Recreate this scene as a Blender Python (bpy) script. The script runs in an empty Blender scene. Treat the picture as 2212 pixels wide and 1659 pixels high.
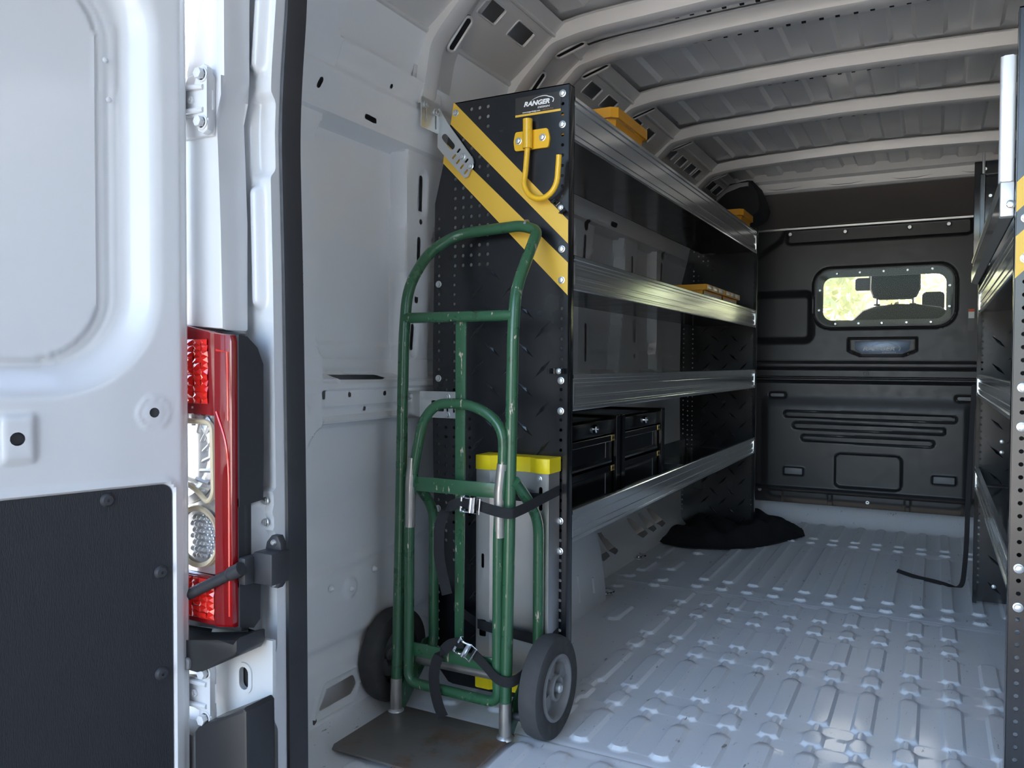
import bpy, bmesh, math, random
import numpy as np
from mathutils import Vector, Matrix
from mathutils.geometry import delaunay_2d_cdt

random.seed(4)
rng = np.random.default_rng(4)
SC = bpy.context.scene
COL = SC.collection

# ------------------------------------------------------------------ camera
cam_d = bpy.data.cameras.new('camera')
cam = bpy.data.objects.new('camera', cam_d)
COL.objects.link(cam)
yaw, pitch, roll = 0.4858, 0.0263, 0.0045
cy, sy, cp, sp, cr, sr = math.cos(yaw), math.sin(yaw), math.cos(pitch), math.sin(pitch), math.cos(roll), math.sin(roll)
fwd = Vector((-sy, cy, 0)); rgt = Vector((cy, sy, 0)); up = Vector((0, 0, 1))
f2 = fwd * cp - up * sp; u2 = up * cp + fwd * sp
r3 = rgt * cr + u2 * sr; u3 = u2 * cr - rgt * sr
cam.matrix_world = Matrix(((r3.x, u3.x, -f2.x, 0), (r3.y, u3.y, -f2.y, 0), (r3.z, u3.z, -f2.z, 0.9047), (0, 0, 0, 1)))
cam_d.sensor_width = 36.0
cam_d.sensor_fit = 'HORIZONTAL'
cam_d.lens = 1733.04 * 36.0 / 2212.0
cam_d.clip_start = 0.02
SC.camera = cam

# ------------------------------------------------------------------ world, sun, exposure
W = bpy.data.worlds.new('world'); SC.world = W; W.use_nodes = True
wn = W.node_tree.nodes; wl = W.node_tree.links
bg = wn['Background']
sky = wn.new('ShaderNodeTexSky'); sky.sky_type = 'NISHITA'
sky.sun_disc = False
sky.sun_elevation = math.radians(38)
sky.sun_rotation = math.radians(-27)
sky.air_density = 1.0; sky.dust_density = 3.0; sky.ozone_density = 0.6
hs_ = wn.new('ShaderNodeHueSaturation'); hs_.inputs['Saturation'].default_value = 0.98
wl.new(sky.outputs[0], hs_.inputs['Color']); wl.new(hs_.outputs[0], bg.inputs[0])
bg.inputs[1].default_value = 0.34
sun_d = bpy.data.lights.new('sun', 'SUN'); sun_d.energy = 3.2; sun_d.angle = math.radians(0.6); sun_d.color = (1.0, 0.95, 0.86)
sun = bpy.data.objects.new('sun', sun_d); COL.objects.link(sun)
sun.rotation_euler = Vector((0.36, -0.70, -0.617)).to_track_quat('-Z', 'Y').to_euler()
sun.location = (-6, 8, 12)
SC.view_settings.view_transform = 'Standard'
SC.view_settings.look = 'None'
SC.view_settings.gamma = 1.0
SC.view_settings.use_curve_mapping = False
SC.view_settings.exposure = 2.2
SC.cycles.max_bounces = 10
SC.cycles.diffuse_bounces = 6
SC.cycles.glossy_bounces = 5
SC.cycles.use_denoising = True

# ------------------------------------------------------------------ materials
def mat(name, col, rough=0.5, metal=0.0, coat=0.0, noise=0.0, nscale=30.0, bump=0.0, bscale=200.0, spec=None, aniso=0.0, stretch=None):
    m = bpy.data.materials.new(name); m.use_nodes = True
    nt = m.node_tree; b = nt.nodes['Principled BSDF']
    b.inputs['Base Color'].default_value = (*col, 1)
    b.inputs['Roughness'].default_value = rough
    b.inputs['Metallic'].default_value = metal
    if coat: b.inputs['Coat Weight'].default_value = coat; b.inputs['Coat Roughness'].default_value = 0.08
    if spec is not None: b.inputs['Specular IOR Level'].default_value = spec
    if aniso: b.inputs['Anisotropic'].default_value = aniso
    tc = nt.nodes.new('ShaderNodeTexCoord')
    src = tc.outputs['Object']
    if stretch:
        mp = nt.nodes.new('ShaderNodeMapping'); mp.inputs['Scale'].default_value = stretch
        nt.links.new(src, mp.inputs[0]); src = mp.outputs[0]
    if noise:
        n = nt.nodes.new('ShaderNodeTexNoise'); n.inputs['Scale'].default_value = nscale; n.inputs['Detail'].default_value = 6
        nt.links.new(src, n.inputs['Vector'])
        r = nt.nodes.new('ShaderNodeMapRange'); r.inputs[1].default_value = 0.3; r.inputs[2].default_value = 0.7
        r.inputs[3].default_value = rough - noise; r.inputs[4].default_value = rough + noise
        nt.links.new(n.outputs[0], r.inputs[0]); nt.links.new(r.outputs[0], b.inputs['Roughness'])
        mx = nt.nodes.new('ShaderNodeMix'); mx.data_type = 'RGBA'
        mx.inputs['A'].default_value = (*[c * (1 - noise * .6) for c in col], 1)
        mx.inputs['B'].default_value = (*[min(1, c * (1 + noise * .4)) for c in col], 1)
        nt.links.new(n.outputs[0], mx.inputs['Factor']); nt.links.new(mx.outputs['Result'], b.inputs['Base Color'])
    if bump:
        n2 = nt.nodes.new('ShaderNodeTexNoise'); n2.inputs['Scale'].default_value = bscale; n2.inputs['Detail'].default_value = 4
        nt.links.new(src, n2.inputs['Vector'])
        bp = nt.nodes.new('ShaderNodeBump'); bp.inputs['Strength'].default_value = bump; bp.inputs['Distance'].default_value = 0.002
        nt.links.new(n2.outputs[0], bp.inputs['Height']); nt.links.new(bp.outputs[0], b.inputs['Normal'])
    return m

def chips(m, col2, scale, lo, hi, stretch=(1, 1, 1), rough2=0.5, metal2=0.0):
    """worn patches of another colour, shaped by noise on the object itself"""
    nt = m.node_tree; b = nt.nodes['Principled BSDF']
    tc = nt.nodes.new('ShaderNodeTexCoord'); mp = nt.nodes.new('ShaderNodeMapping'); mp.inputs['Scale'].default_value = stretch
    n = nt.nodes.new('ShaderNodeTexNoise'); n.inputs['Scale'].default_value = scale; n.inputs['Detail'].default_value = 8; n.inputs['Roughness'].default_value = .65
    nt.links.new(tc.outputs['Object'], mp.inputs[0]); nt.links.new(mp.outputs[0], n.inputs['Vector'])
    r = nt.nodes.new('ShaderNodeMapRange'); r.inputs[1].default_value = lo; r.inputs[2].default_value = hi
    nt.links.new(n.outputs[0], r.inputs[0])
    mx = nt.nodes.new('ShaderNodeMix'); mx.data_type = 'RGBA'
    prev = b.inputs['Base Color'].links
    if prev: nt.links.new(prev[0].from_socket, mx.inputs['A'])
    else: mx.inputs['A'].default_value = b.inputs['Base Color'].default_value
    mx.inputs['B'].default_value = (*col2, 1)
    nt.links.new(r.outputs[0], mx.inputs['Factor']); nt.links.new(mx.outputs['Result'], b.inputs['Base Color'])
    return m

M = {}
M['white'] = mat('white_paint_shaded', (0.74, 0.755, 0.77), 0.3, coat=0.5)  # van paint toned down so the open door looks more shaded
M['inner'] = mat('white_paint_lit', (0.84, 0.85, 0.85), 0.36, coat=0.3)  # lighter copy of the same van paint, brightens the dim interior
M['roof'] = mat('roof_grey_primer', (0.66, 0.645, 0.62), 0.30, coat=0.25)
M['floor'] = mat('floor_white_paint', (0.83, 0.85, 0.88), 0.42, coat=0.12, noise=0.03, nscale=9)
chips(M['floor'], (0.30, 0.29, 0.27), 60, 0.645, 0.69, (1, .25, 1))
chips(M['floor'], (0.50, 0.49, 0.47), 190, 0.64, 0.70, (1, .4, 1))
M['black'] = mat('black_powder_coat', (0.007, 0.008, 0.011), 0.25, noise=0.03, nscale=12, bump=0.02, bscale=900, spec=0.75)
M['black_gloss'] = mat('black_gloss_steel', (0.008, 0.009, 0.011), 0.16, noise=0.04, nscale=10, spec=0.65)
M['plastic'] = mat('black_moulded_plastic', (0.028, 0.028, 0.030), 0.40, noise=0.04, nscale=20, bump=0.05, bscale=700)
M['plastic_grey'] = mat('dark_grey_plastic', (0.22, 0.22, 0.225), 0.5, noise=0.04, nscale=20)
M['rubber'] = mat('black_rubber', (0.038, 0.039, 0.044), 0.5, noise=0.08, nscale=30)
M['tyre'] = mat('worn_tyre_rubber', (0.055, 0.054, 0.055), 0.75, noise=0.15, nscale=40, bump=0.15, bscale=150)
M['alu'] = mat('brushed_aluminium', (0.82, 0.83, 0.82), 0.15, 0.85, noise=0.03, nscale=20, stretch=(1, .05, 6))
M['alu_sheet'] = mat('aluminium_sheet', (0.72, 0.72, 0.72), 0.34, 1.0, noise=0.06, nscale=10)
M['zinc'] = mat('zinc_plated_steel', (0.72, 0.74, 0.74), 0.36, 0.9, noise=0.03, nscale=60)
M['chrome'] = mat('chrome', (0.85, 0.86, 0.87), 0.08, 1.0)
M['green'] = mat('green_enamel', (0.030, 0.110, 0.050), 0.32, coat=0.3, noise=0.08, nscale=18)
chips(M['green'], (0.50, 0.42, 0.34), 55, 0.63, 0.655, (1.3, 1.3, .35))
chips(M['green'], (0.02, 0.045, 0.02), 24, 0.60, 0.70, (1, 1, 1))
M['steel_bare'] = mat('scuffed_bare_steel', (0.42, 0.40, 0.37), 0.42, 0.8, noise=0.14, nscale=50)
M['plate'] = mat('worn_dark_steel_plate', (0.18, 0.165, 0.15), 0.45, 0.2, noise=0.1, nscale=14)
chips(M['plate'], (0.19, 0.085, 0.04), 9, 0.52, 0.70, (1, 1, 1))
chips(M['plate'], (0.02, 0.06, 0.03), 5, 0.60, 0.76, (1, 1, 1))
M['yellow'] = mat('yellow_enamel', (0.86, 0.50, 0.02), 0.3, coat=0.3, noise=0.03, nscale=20)
M['stripe'] = mat('yellow_vinyl', (0.80, 0.50, 0.06), 0.4, noise=0.03, nscale=20)
M['yellow_plastic'] = mat('bright_yellow_plastic', (0.92, 0.72, 0.01), 0.4)
M['bin'] = mat('amber_plastic_bin', (0.80, 0.36, 0.015), 0.42, noise=0.04, nscale=20)
M['paper'] = mat('white_paper', (0.85, 0.85, 0.80), 0.7)
M['clear'] = mat('clear_plastic_tab', (0.75, 0.68, 0.55), 0.2)
M['gold'] = mat('gold_foil_label', (0.75, 0.50, 0.12), 0.3, 0.7)
M['white_text'] = mat('white_print', (0.9, 0.9, 0.9), 0.5)
M['grey_text'] = mat('pale_grey_print', (0.62, 0.65, 0.68), 0.5)
M['orange_text'] = mat('dull_orange_print', (0.36, 0.19, 0.06), 0.5)
M['sticker'] = mat('charcoal_sticker', (0.035, 0.033, 0.032), 0.3)
M['plaque'] = mat('blue_grey_plaque', (0.13, 0.17, 0.24), 0.3, 0.3)
M['cloth'] = mat('black_cloth', (0.007, 0.007, 0.009), 0.95, bump=0.3, bscale=400)
M['webbing'] = mat('black_webbing', (0.016, 0.016, 0.018), 0.85, bump=0.5, bscale=260, stretch=(1, 1, 4))
M['headliner'] = mat('brown_grey_headliner', (0.115, 0.10, 0.09), 0.9, bump=0.2, bscale=500)
M['seat'] = mat('black_seat_fabric', (0.012, 0.013, 0.015), 0.8, bump=0.2, bscale=300)
M['red_lens'] = mat('red_lens', (0.62, 0.006, 0.008), 0.08, coat=1.0)
M['red_deep'] = mat('deep_red_lens', (0.26, 0.003, 0.006), 0.08, coat=1.0)
M['red_cell'] = mat('bright_red_reflector', (0.85, 0.02, 0.012), 0.12, coat=1.0)
M['cream'] = mat('cream_lamp_bezel', (0.78, 0.66, 0.45), 0.25)
M['lamp_chrome'] = mat('lamp_reflector', (0.86, 0.87, 0.88), 0.22, 0.8)
M['door_card'] = mat('charcoal_grained_board', (0.020, 0.022, 0.027), 0.5, noise=0.05, nscale=20, bump=0.55, bscale=120, stretch=(5, 5, 1))
M['ground'] = mat('pale_concrete', (0.64, 0.60, 0.52), 0.9, noise=0.1, nscale=2)
M['asphalt'] = mat('grey_asphalt', (0.13, 0.13, 0.13), 0.9, noise=0.1, nscale=3)
M['blocker_dark'] = mat('dark_brown_blocker', (0.030, 0.028, 0.027), 0.85, noise=0.2, nscale=6)  # near-black surface of the added shading wall and canopy
M['bark'] = mat('bark', (0.10, 0.075, 0.05), 0.9)
M['leaf_litter'] = mat('dry_leaf', (0.28, 0.10, 0.035), 0.8)
M['warn'] = mat('orange_red_print', (0.75, 0.14, 0.03), 0.5)
M['frame_white'] = mat('white_satin_aluminium', (0.82, 0.83, 0.84), 0.35, 0.3)
leafm = mat('yellow_green_leaf', (0.56, 0.56, 0.34), 0.6)
lb = leafm.node_tree.nodes['Principled BSDF']; lb.inputs['Transmission Weight'].default_value = 0.0
tr = leafm.node_tree.nodes.new('ShaderNodeBsdfTranslucent'); tr.inputs[0].default_value = (0.66, 0.66, 0.40, 1)
ad = leafm.node_tree.nodes.new('ShaderNodeMixShader'); ad.inputs[0].default_value = 0.45
leafm.node_tree.links.new(lb.outputs[0], ad.inputs[1]); leafm.node_tree.links.new(tr.outputs[0], ad.inputs[2])
leafm.node_tree.links.new(ad.outputs[0], leafm.node_tree.nodes['Material Output'].inputs[0])
M['leaf'] = leafm

def glass(name, tint, refl=0.08):
    m = bpy.data.materials.new(name); m.use_nodes = True; nt = m.node_tree
    nt.nodes.remove(nt.nodes['Principled BSDF'])
    t = nt.nodes.new('ShaderNodeBsdfTransparent'); t.inputs[0].default_value = (*tint, 1)
    g = nt.nodes.new('ShaderNodeBsdfGlossy'); g.inputs['Roughness'].default_value = 0.03
    lw = nt.nodes.new('ShaderNodeLayerWeight'); lw.inputs[0].default_value = 0.5
    pw = nt.nodes.new('ShaderNodeMath'); pw.operation = 'POWER'; pw.inputs[1].default_value = 4.0
    fr = nt.nodes.new('ShaderNodeMath'); fr.operation = 'MULTIPLY_ADD'; fr.inputs[1].default_value = 0.7; fr.inputs[2].default_value = 0.006
    nt.links.new(lw.outputs['Facing'], pw.inputs[0]); nt.links.new(pw.outputs[0], fr.inputs[0])
    mx = nt.nodes.new('ShaderNodeMixShader')
    nt.links.new(fr.outputs[0], mx.inputs[0]); nt.links.new(t.outputs[0], mx.inputs[1]); nt.links.new(g.outputs[0], mx.inputs[2])
    nt.links.new(mx.outputs[0], nt.nodes['Material Output'].inputs[0])
    return m
M['pane'] = glass('clear_polycarbonate', (0.93, 0.95, 0.93))
M['lens_clear'] = glass('clear_lamp_lens', (0.97, 0.97, 0.97))

# ------------------------------------------------------------------ mesh helpers
AX = {'x': lambda a, b, c: (c, a, b), 'y': lambda a, b, c: (a, c, b), 'z': lambda a, b, c: (a, b, c)}

def rrect(x0, y0, x1, y1, r=0.0, n=5):
    if r <= 0: return [(x0, y0), (x1, y0), (x1, y1), (x0, y1)]
    r = min(r, abs(x1 - x0) / 2 - 1e-5, abs(y1 - y0) / 2 - 1e-5)
    P = []
    for cx, cy_, a0 in ((x1 - r, y0 + r, -90), (x1 - r, y1 - r, 0), (x0 + r, y1 - r, 90), (x0 + r, y0 + r, 180)):
        for k in range(n + 1):
            a = math.radians(a0 + 90 * k / n); P.append((cx + r * math.cos(a), cy_ + r * math.sin(a)))
    return P

def circ(cx, cy_, r, n=12):
    return [(cx + r * math.cos(2 * math.pi * k / n), cy_ + r * math.sin(2 * math.pi * k / n)) for k in range(n)]

def fillet(pts, r, n=5, closed=False):
    """round the corners of a 3D polyline"""
    P = [Vector(p) for p in pts]; out = []
    N = len(P)
    for i in range(N):
        if not closed and i in (0, N - 1): out.append(P[i]); continue
        a, b, c = P[i - 1], P[i], P[(i + 1) % N]
        rr = r[i] if isinstance(r, (list, tuple)) else r
        d = min(rr, (a - b).length * .49, (c - b).length * .49)
        p0 = b + (a - b).normalized() * d; p2 = b + (c - b).normalized() * d
        for k in range(n + 1):
            t = k / n; out.append(p0 * (1 - t) ** 2 + b * 2 * t * (1 - t) + p2 * t * t)
    return out

class G:
    def __init__(self): self.bm = bmesh.new()
    def box(self, x0, x1, y0, y1, z0, z1, bev=0.0, seg=2):
        r = bmesh.ops.create_cube(self.bm, size=1.0)
        vs = r['verts']
        for v in vs:
            v.co = ((x0 + x1) / 2 + v.co.x * (x1 - x0), (y0 + y1) / 2 + v.co.y * (y1 - y0), (z0 + z1) / 2 + v.co.z * (z1 - z0))
        if bev:
            es = list({e for v in vs for e in v.link_edges})
            bmesh.ops.bevel(self.bm, geom=es, offset=bev, segments=seg, profile=0.5, affect='EDGES')
        return self
    def prism(self, poly, axis, c0, c1, bev=0.0):
        f = AX[axis]; n = len(poly)
        A = [self.bm.verts.new(f(a, b, c0)) for a, b in poly]; B = [self.bm.verts.new(f(a, b, c1)) for a, b in poly]
        fs = [self.bm.faces.new(A[::-1]), self.bm.faces.new(B)]
        for i in range(n): fs.append(self.bm.faces.new((A[i], A[(i + 1) % n], B[(i + 1) % n], B[i])))
        if bev:
            es = list(fs[0].edges) + list(fs[1].edges)
            bmesh.ops.bevel(self.bm, geom=es, offset=bev, segments=2, profile=0.5, affect='EDGES')
        return self
    def plate(self, outline, holes, axis, c0, c1, fn=None):
        """flat plate with real holes; c0 and c1 are the two faces"""
        f = fn or AX[axis]
        loops = [list(outline)] + [list(h) for h in holes]
        co = []; ed = []
        for L in loops:
            s = len(co); co += [Vector(p) for p in L]; ed += [(s + i, s + (i + 1) % len(L)) for i in range(len(L))]
        vo, eo, fo, ov, oe, of = delaunay_2d_cdt(co, ed, [], 0, 1e-7)
        bbs = [(min(p[0] for p in h), max(p[0] for p in h), min(p[1] for p in h), max(p[1] for p in h), h) for h in loops]
        def inside(L, x, y):
            c = False; j = len(L) - 1
            for i in range(len(L)):
                xi, yi = L[i]; xj, yj = L[j]
                if (yi > y) != (yj > y) and x < (xj - xi) * (y - yi) / (yj - yi) + xi: c = not c
                j = i
            return c
        A = [self.bm.verts.new(f(p.x, p.y, c0)) for p in vo]; B = [self.bm.verts.new(f(p.x, p.y, c1)) for p in vo]
        cnt = {}
        for t in fo:
            x = sum(vo[i].x for i in t) / 3; y = sum(vo[i].y for i in t) / 3
            if not inside(loops[0], x, y): continue
            if any(b[0] < x < b[1] and b[2] < y < b[3] and inside(b[4], x, y) for b in bbs[1:]): continue
            self.bm.faces.new([A[i] for i in t]); self.bm.faces.new([B[i] for i in reversed(t)])
            for i in range(len(t)):
                e = (t[i], t[(i + 1) % len(t)]); cnt[e] = 1
        for (i, j) in cnt:
            if (j, i) not in cnt:
                self.bm.faces.new((A[j], A[i], B[i], B[j]))
        return self
    def tube(self, path, r, seg=12, closed=False, caps=True):
        P = [Vector(p) for p in path]
        Q = [P[0]]
        for p in P[1:]:
            if (p - Q[-1]).length > 1e-5: Q.append(p)
        P = Q; N = len(P)
        if closed and (P[0] - P[-1]).length < 1e-5: P.pop(); N -= 1
        T = []
        for i in range(N):
            if closed: t = P[(i + 1) % N] - P[i - 1]
            else: t = P[min(i + 1, N - 1)] - P[max(i - 1, 0)]
            T.append(t.normalized())
        ref = Vector((0, 0, 1)) if abs(T[0].z) < .9 else Vector((1, 0, 0))
        n = T[0].cross(ref).normalized(); rings = []
        for i in range(N):
            n = (n - T[i] * n.dot(T[i])).normalized(); b = T[i].cross(n)
            rr = r[i] if isinstance(r, (list, tuple)) else r
            rings.append([self.bm.verts.new(P[i] + (n * math.cos(2 * math.pi * k / seg) + b * math.sin(2 * math.pi * k / seg)) * rr) for k in range(seg)])
        for i in range(N if closed else N - 1):
            a = rings[i]; c = rings[(i + 1) % N]
            for k in range(seg): self.bm.faces.new((a[k], a[(k + 1) % seg], c[(k + 1) % seg], c[k]))
        if caps and not closed:
            self.bm.faces.new(rings[0][::-1]); self.bm.faces.new(rings[-1])
        return self
    def lathe(self, prof, center, axis='z', seg=24, closed=False):
        """prof: (radius, height) list; revolved around axis through center"""
        c = Vector(center); rings = []
        e = {'x': (Vector((0, 1, 0)), Vector((0, 0, 1)), Vector((1, 0, 0))), 'y': (Vector((0, 0, 1)), Vector((1, 0, 0)), Vector((0, 1, 0))), 'z': (Vector((1, 0, 0)), Vector((0, 1, 0)), Vector((0, 0, 1)))}[axis]
        for r, h in prof:
            if r < 1e-6: rings.append([self.bm.verts.new(c + e[2] * h)])
            else: rings.append([self.bm.verts.new(c + e[2] * h + (e[0] * math.cos(2 * math.pi * k / seg) + e[1] * math.sin(2 * math.pi * k / seg)) * r) for k in range(seg)])
        n = len(rings)
        for i in range(n if closed else n - 1):
            a, b = rings[i], rings[(i + 1) % n]
            for k in range(seg):
                k2 = (k + 1) % seg
                if len(a) == 1 and len(b) == 1: continue
                if len(a) == 1: self.bm.faces.new((a[0], b[k], b[k2]))
                elif len(b) == 1: self.bm.faces.new((a[k], a[k2], b[0]))
                else: self.bm.faces.new((a[k], a[k2], b[k2], b[k]))
        return self
    def sweep(self, path, ups, w, t, curl=None):
        """flat strap: width w along ups, thickness t"""
        P = [Vector(p) for p in path]; N = len(P); rings = []
        for i in range(N):
            T = (P[min(i + 1, N - 1)] - P[max(i - 1, 0)]).normalized()
            u = Vector(ups[i] if isinstance(ups, list) else ups); u = (u - T * u.dot(T)).normalized(); n = T.cross(u)
            rings.append([self.bm.verts.new(P[i] + u * a * w / 2 + n * b * t / 2) for a, b in ((-1, -1), (1, -1), (1, 1), (-1, 1))])
        for i in range(N - 1):
            for k in range(4): self.bm.faces.new((rings[i][k], rings[i][(k + 1) % 4], rings[i + 1][(k + 1) % 4], rings[i + 1][k]))
        self.bm.faces.new(rings[0][::-1]); self.bm.faces.new(rings[-1])
        return self
    def add(self, other_mesh, mtx):
        v0 = len(self.bm.verts); self.bm.from_mesh(other_mesh); self.bm.verts.ensure_lookup_table()
        for v in self.bm.verts[v0:]: v.co = mtx @ v.co
        return self
    def mesh(self, name, smooth=35):
        bmesh.ops.recalc_face_normals(self.bm, faces=self.bm.faces)
        me = bpy.data.meshes.new(name); self.bm.to_mesh(me); self.bm.free()
        if smooth:
            me.shade_smooth(); me.set_sharp_from_angle(angle=math.radians(smooth))
        return me

def base_of(o):
    while o.parent: o = o.parent
    return Vector(o.location)

def obj(name, geo, m, parent=None, smooth=35, label=None, kind=None):
    me = geo.mesh(name, smooth) if isinstance(geo, G) else geo
    if m is not None and not me.materials: me.materials.append(m if not isinstance(m, str) else M[m])
    o = bpy.data.objects.new(name, me); COL.objects.link(o)
    if parent is not None:
        b = base_of(parent)
        if not me.get('shifted'):
            me.transform(Matrix.Translation(-b)); me['shifted'] = 1
        o.parent = parent
    if label: o['label'] = label
    if kind: o['kind'] = kind
    return o

def piece(name, me, loc, parent, rot=None, label=None):
    """a small part with shared mesh data centred on its own origin"""
    o = bpy.data.objects.new(name, me); COL.objects.link(o)
    o.parent = parent; o.location = Vector(loc) - (base_of(parent) if parent else Vector())
    if rot is not None: o.rotation_euler = rot
    if label: o['label'] = label
    return o

def thing(name, label, cat, loc=(0, 0, 0), group=None):
    o = bpy.data.objects.new(name, None); COL.objects.link(o); o.location = loc; o.empty_display_size = .05
    o['label'] = label; o['category'] = cat
    if group: o['group'] = group
    return o

def tag(o, label, cat, group=None):
    o['label'] = label; o['category'] = cat
    if group: o['group'] = group
    return o

def structure(name, geo=None, m=None, label=None, loc=(0, 0, 0), smooth=35):
    if geo is None:
        o = bpy.data.objects.new(name, None); COL.objects.link(o); o.location = loc; o.empty_display_size = .05
    else: o = obj(name, geo, m, smooth=smooth)
    o['kind'] = 'structure'
    if label: o['label'] = label
    return o

def copy_tree(o, loc, label=None, parent=None):
    c = o.copy(); COL.objects.link(c)
    if parent is None: c.location = loc
    else: c.parent = parent
    if label: c['label'] = label
    for ch in list(o.children): copy_tree(ch, None, None, c)
    return c

# ---- signed-distance helpers for pressed sheet metal
def sd_rr(u, v, x0, y0, x1, y1, r=0.0):
    cx, cy_ = (x0 + x1) / 2, (y0 + y1) / 2; hx, hy = abs(x1 - x0) / 2 - r, abs(y1 - y0) / 2 - r
    dx = np.abs(u - cx) - hx; dy = np.abs(v - cy_) - hy
    return np.hypot(np.maximum(dx, 0), np.maximum(dy, 0)) + np.minimum(np.maximum(dx, dy), 0) - r
def sd_c(u, v, x, y, r): return np.hypot(u - x, v - y) - r
def sd_cap(u, v, x0, y0, x1, y1, r):
    px, py = u - x0, v - y0; bx, by = x1 - x0, y1 - y0
    t = np.clip((px * bx + py * by) / (bx * bx + by * by), 0, 1)
    return np.hypot(px - bx * t, py - by * t) - r
def sd_poly(u, v, poly, r=0.0):
    d = np.full(u.shape, 1e9); s = np.ones(u.shape); n = len(poly)
    for i in range(n):
        ax, ay = poly[i]; bx, by = poly[i - 1]
        ex, ey = bx - ax, by - ay; wx, wy = u - ax, v - ay
        t = np.clip((wx * ex + wy * ey) / (ex * ex + ey * ey), 0, 1)
        d = np.minimum(d, np.hypot(wx - ex * t, wy - ey * t))
        c1 = v >= ay; c2 = v < by; c3 = ex * wy > ey * wx
        s = np.where((c1 & c2 & c3) | (~c1 & ~c2 & ~c3), -s, s)
    return d * s - r
def ss(t): t = np.clip(t, 0, 1); return t * t * (3 - 2 * t)
def press(sd, w): return ss(.5 - sd / w)

def hfield(name, us, vs, hf, pf, holes=()):
    """surface grid; hf(u,v)->height, pf(u,v,h)->xyz; holes are sdf functions, cut cleanly"""
    U, V = np.meshgrid(us, vs); U = U.copy(); V = V.copy()
    nu, nv = len(us), len(vs)
    du = np.abs(np.gradient(us)).mean(); dv = np.abs(np.gradient(vs)).mean(); cell = (du + dv) / 2
    cut = np.zeros(U.shape, bool)
    for h in holes:
        d = h(U, V); near = np.abs(d) < .62 * cell
        if near.any():
            e = 1e-5; gx = (h(U + e, V) - d) / e; gy = (h(U, V + e) - d) / e; g2 = gx * gx + gy * gy + 1e-9
            U = np.where(near, U - d * gx / g2, U); V = np.where(near, V - d * gy / g2, V)
    H = hf(U, V); X = pf(U, V, H)
    co = np.stack(X, -1).reshape(-1, 3)
    i = np.arange(nu * nv).reshape(nv, nu)
    q = np.stack([i[:-1, :-1], i[:-1, 1:], i[1:, 1:], i[1:, :-1]], -1).reshape(-1, 4)
    uc = (U[:-1, :-1] + U[1:, 1:] + U[:-1, 1:] + U[1:, :-1]).reshape(-1) / 4; vc = (V[:-1, :-1] + V[1:, 1:] + V[:-1, 1:] + V[1:, :-1]).reshape(-1) / 4
    keep = np.ones(len(q), bool)
    for h in holes: keep &= h(uc, vc) > 0
    q = q[keep]
    me = bpy.data.meshes.new(name)
    me.vertices.add(len(co)); me.vertices.foreach_set('co', co.astype(np.float32).ravel())
    me.loops.add(len(q) * 4); me.loops.foreach_set('vertex_index', q.astype(np.int32).ravel())
    me.polygons.add(len(q)); me.polygons.foreach_set('loop_start', np.arange(0, len(q) * 4, 4, dtype=np.int32))
    me.polygons.foreach_set('loop_total', np.full(len(q), 4, np.int32))
    me.update(calc_edges=True); me.validate()
    me.shade_smooth(); me.set_sharp_from_angle(angle=math.radians(40))
    return me

def text(body, size, shear=0.0, offset=0.0, space=1.0):
    c = bpy.data.curves.new('print', 'FONT'); c.body = body; c.size = size; c.shear = shear; c.offset = offset; c.space_character = space
    c.extrude = 0.0002; c.resolution_u = 4
    t = bpy.data.objects.new('print', c); COL.objects.link(t)
    bpy.context.view_layer.update()
    me = bpy.data.meshes.new_from_object(t.evaluated_get(bpy.context.evaluated_depsgraph_get()))
    bpy.data.objects.remove(t); bpy.data.curves.remove(c)
    return me

def text_y(body, size, x, y, z, m, parent, name, width=None, shear=0.0, offset=0.0, space=1.0):
    """lettering facing -y, left edge at x, baseline z"""
    me = text(body, size, shear, offset, space)
    xs = [v.co.x for v in me.vertices]; s = (width / (max(xs) - min(xs))) if width else 1.0
    me.transform(Matrix.Translation((x, y, z)) @ Matrix.Rotation(math.pi / 2, 4, 'X') @ Matrix.Diagonal((s, 1.0, 1, 1)) @ Matrix.Translation((-min(xs), 0, 0)))
    me.materials.clear(); me.materials.append(M[m])
    return obj(name, me, None, parent)

def bolt_mesh(r=.0075, h=.006, axis='-y'):
    g = G(); seg = 18
    g.lathe([(0, 0), (r * 1.25, 0), (r * 1.25, -.0015), (r * .95, -.0022)], (0, 0, 0), 'y', seg)
    hx = [(r * .92 * math.cos(math.pi * k / 3), r * .92 * math.sin(math.pi * k / 3)) for k in range(6)]
    g.prism(hx, 'y', -.0018, -h, bev=r * .08)
    me = g.mesh('bolt')
    me.materials.append(M['zinc'])
    return me
BOLT = bolt_mesh()
BOLT_S = bolt_mesh(.006, .005)
def screw_mesh(r, h, m):
    g = G(); g.lathe([(r, 0), (r, -h * .4), (r * .7, -h), (r * .3, -h), (r * .25, -h * .6), (0, -h * .6)], (0, 0, 0), 'y', 14)
    me = g.mesh('screw'); me.materials.append(M[m]); return me
SCREW = screw_mesh(.008, .006, 'zinc')

# =================================================================== SETTING
# ---- ground outside
g = G(); g.box(-40, 40, -3.2, 60, -.60, -.55)
structure('ground', g, 'asphalt', 'grey asphalt lot under the van', smooth=0)
g = G(); g.box(-60, 60, -70, -3.2, -.60, -.553)
structure('gravel_yard', g, 'ground', 'pale sunlit gravel yard behind the van', smooth=0)
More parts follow.
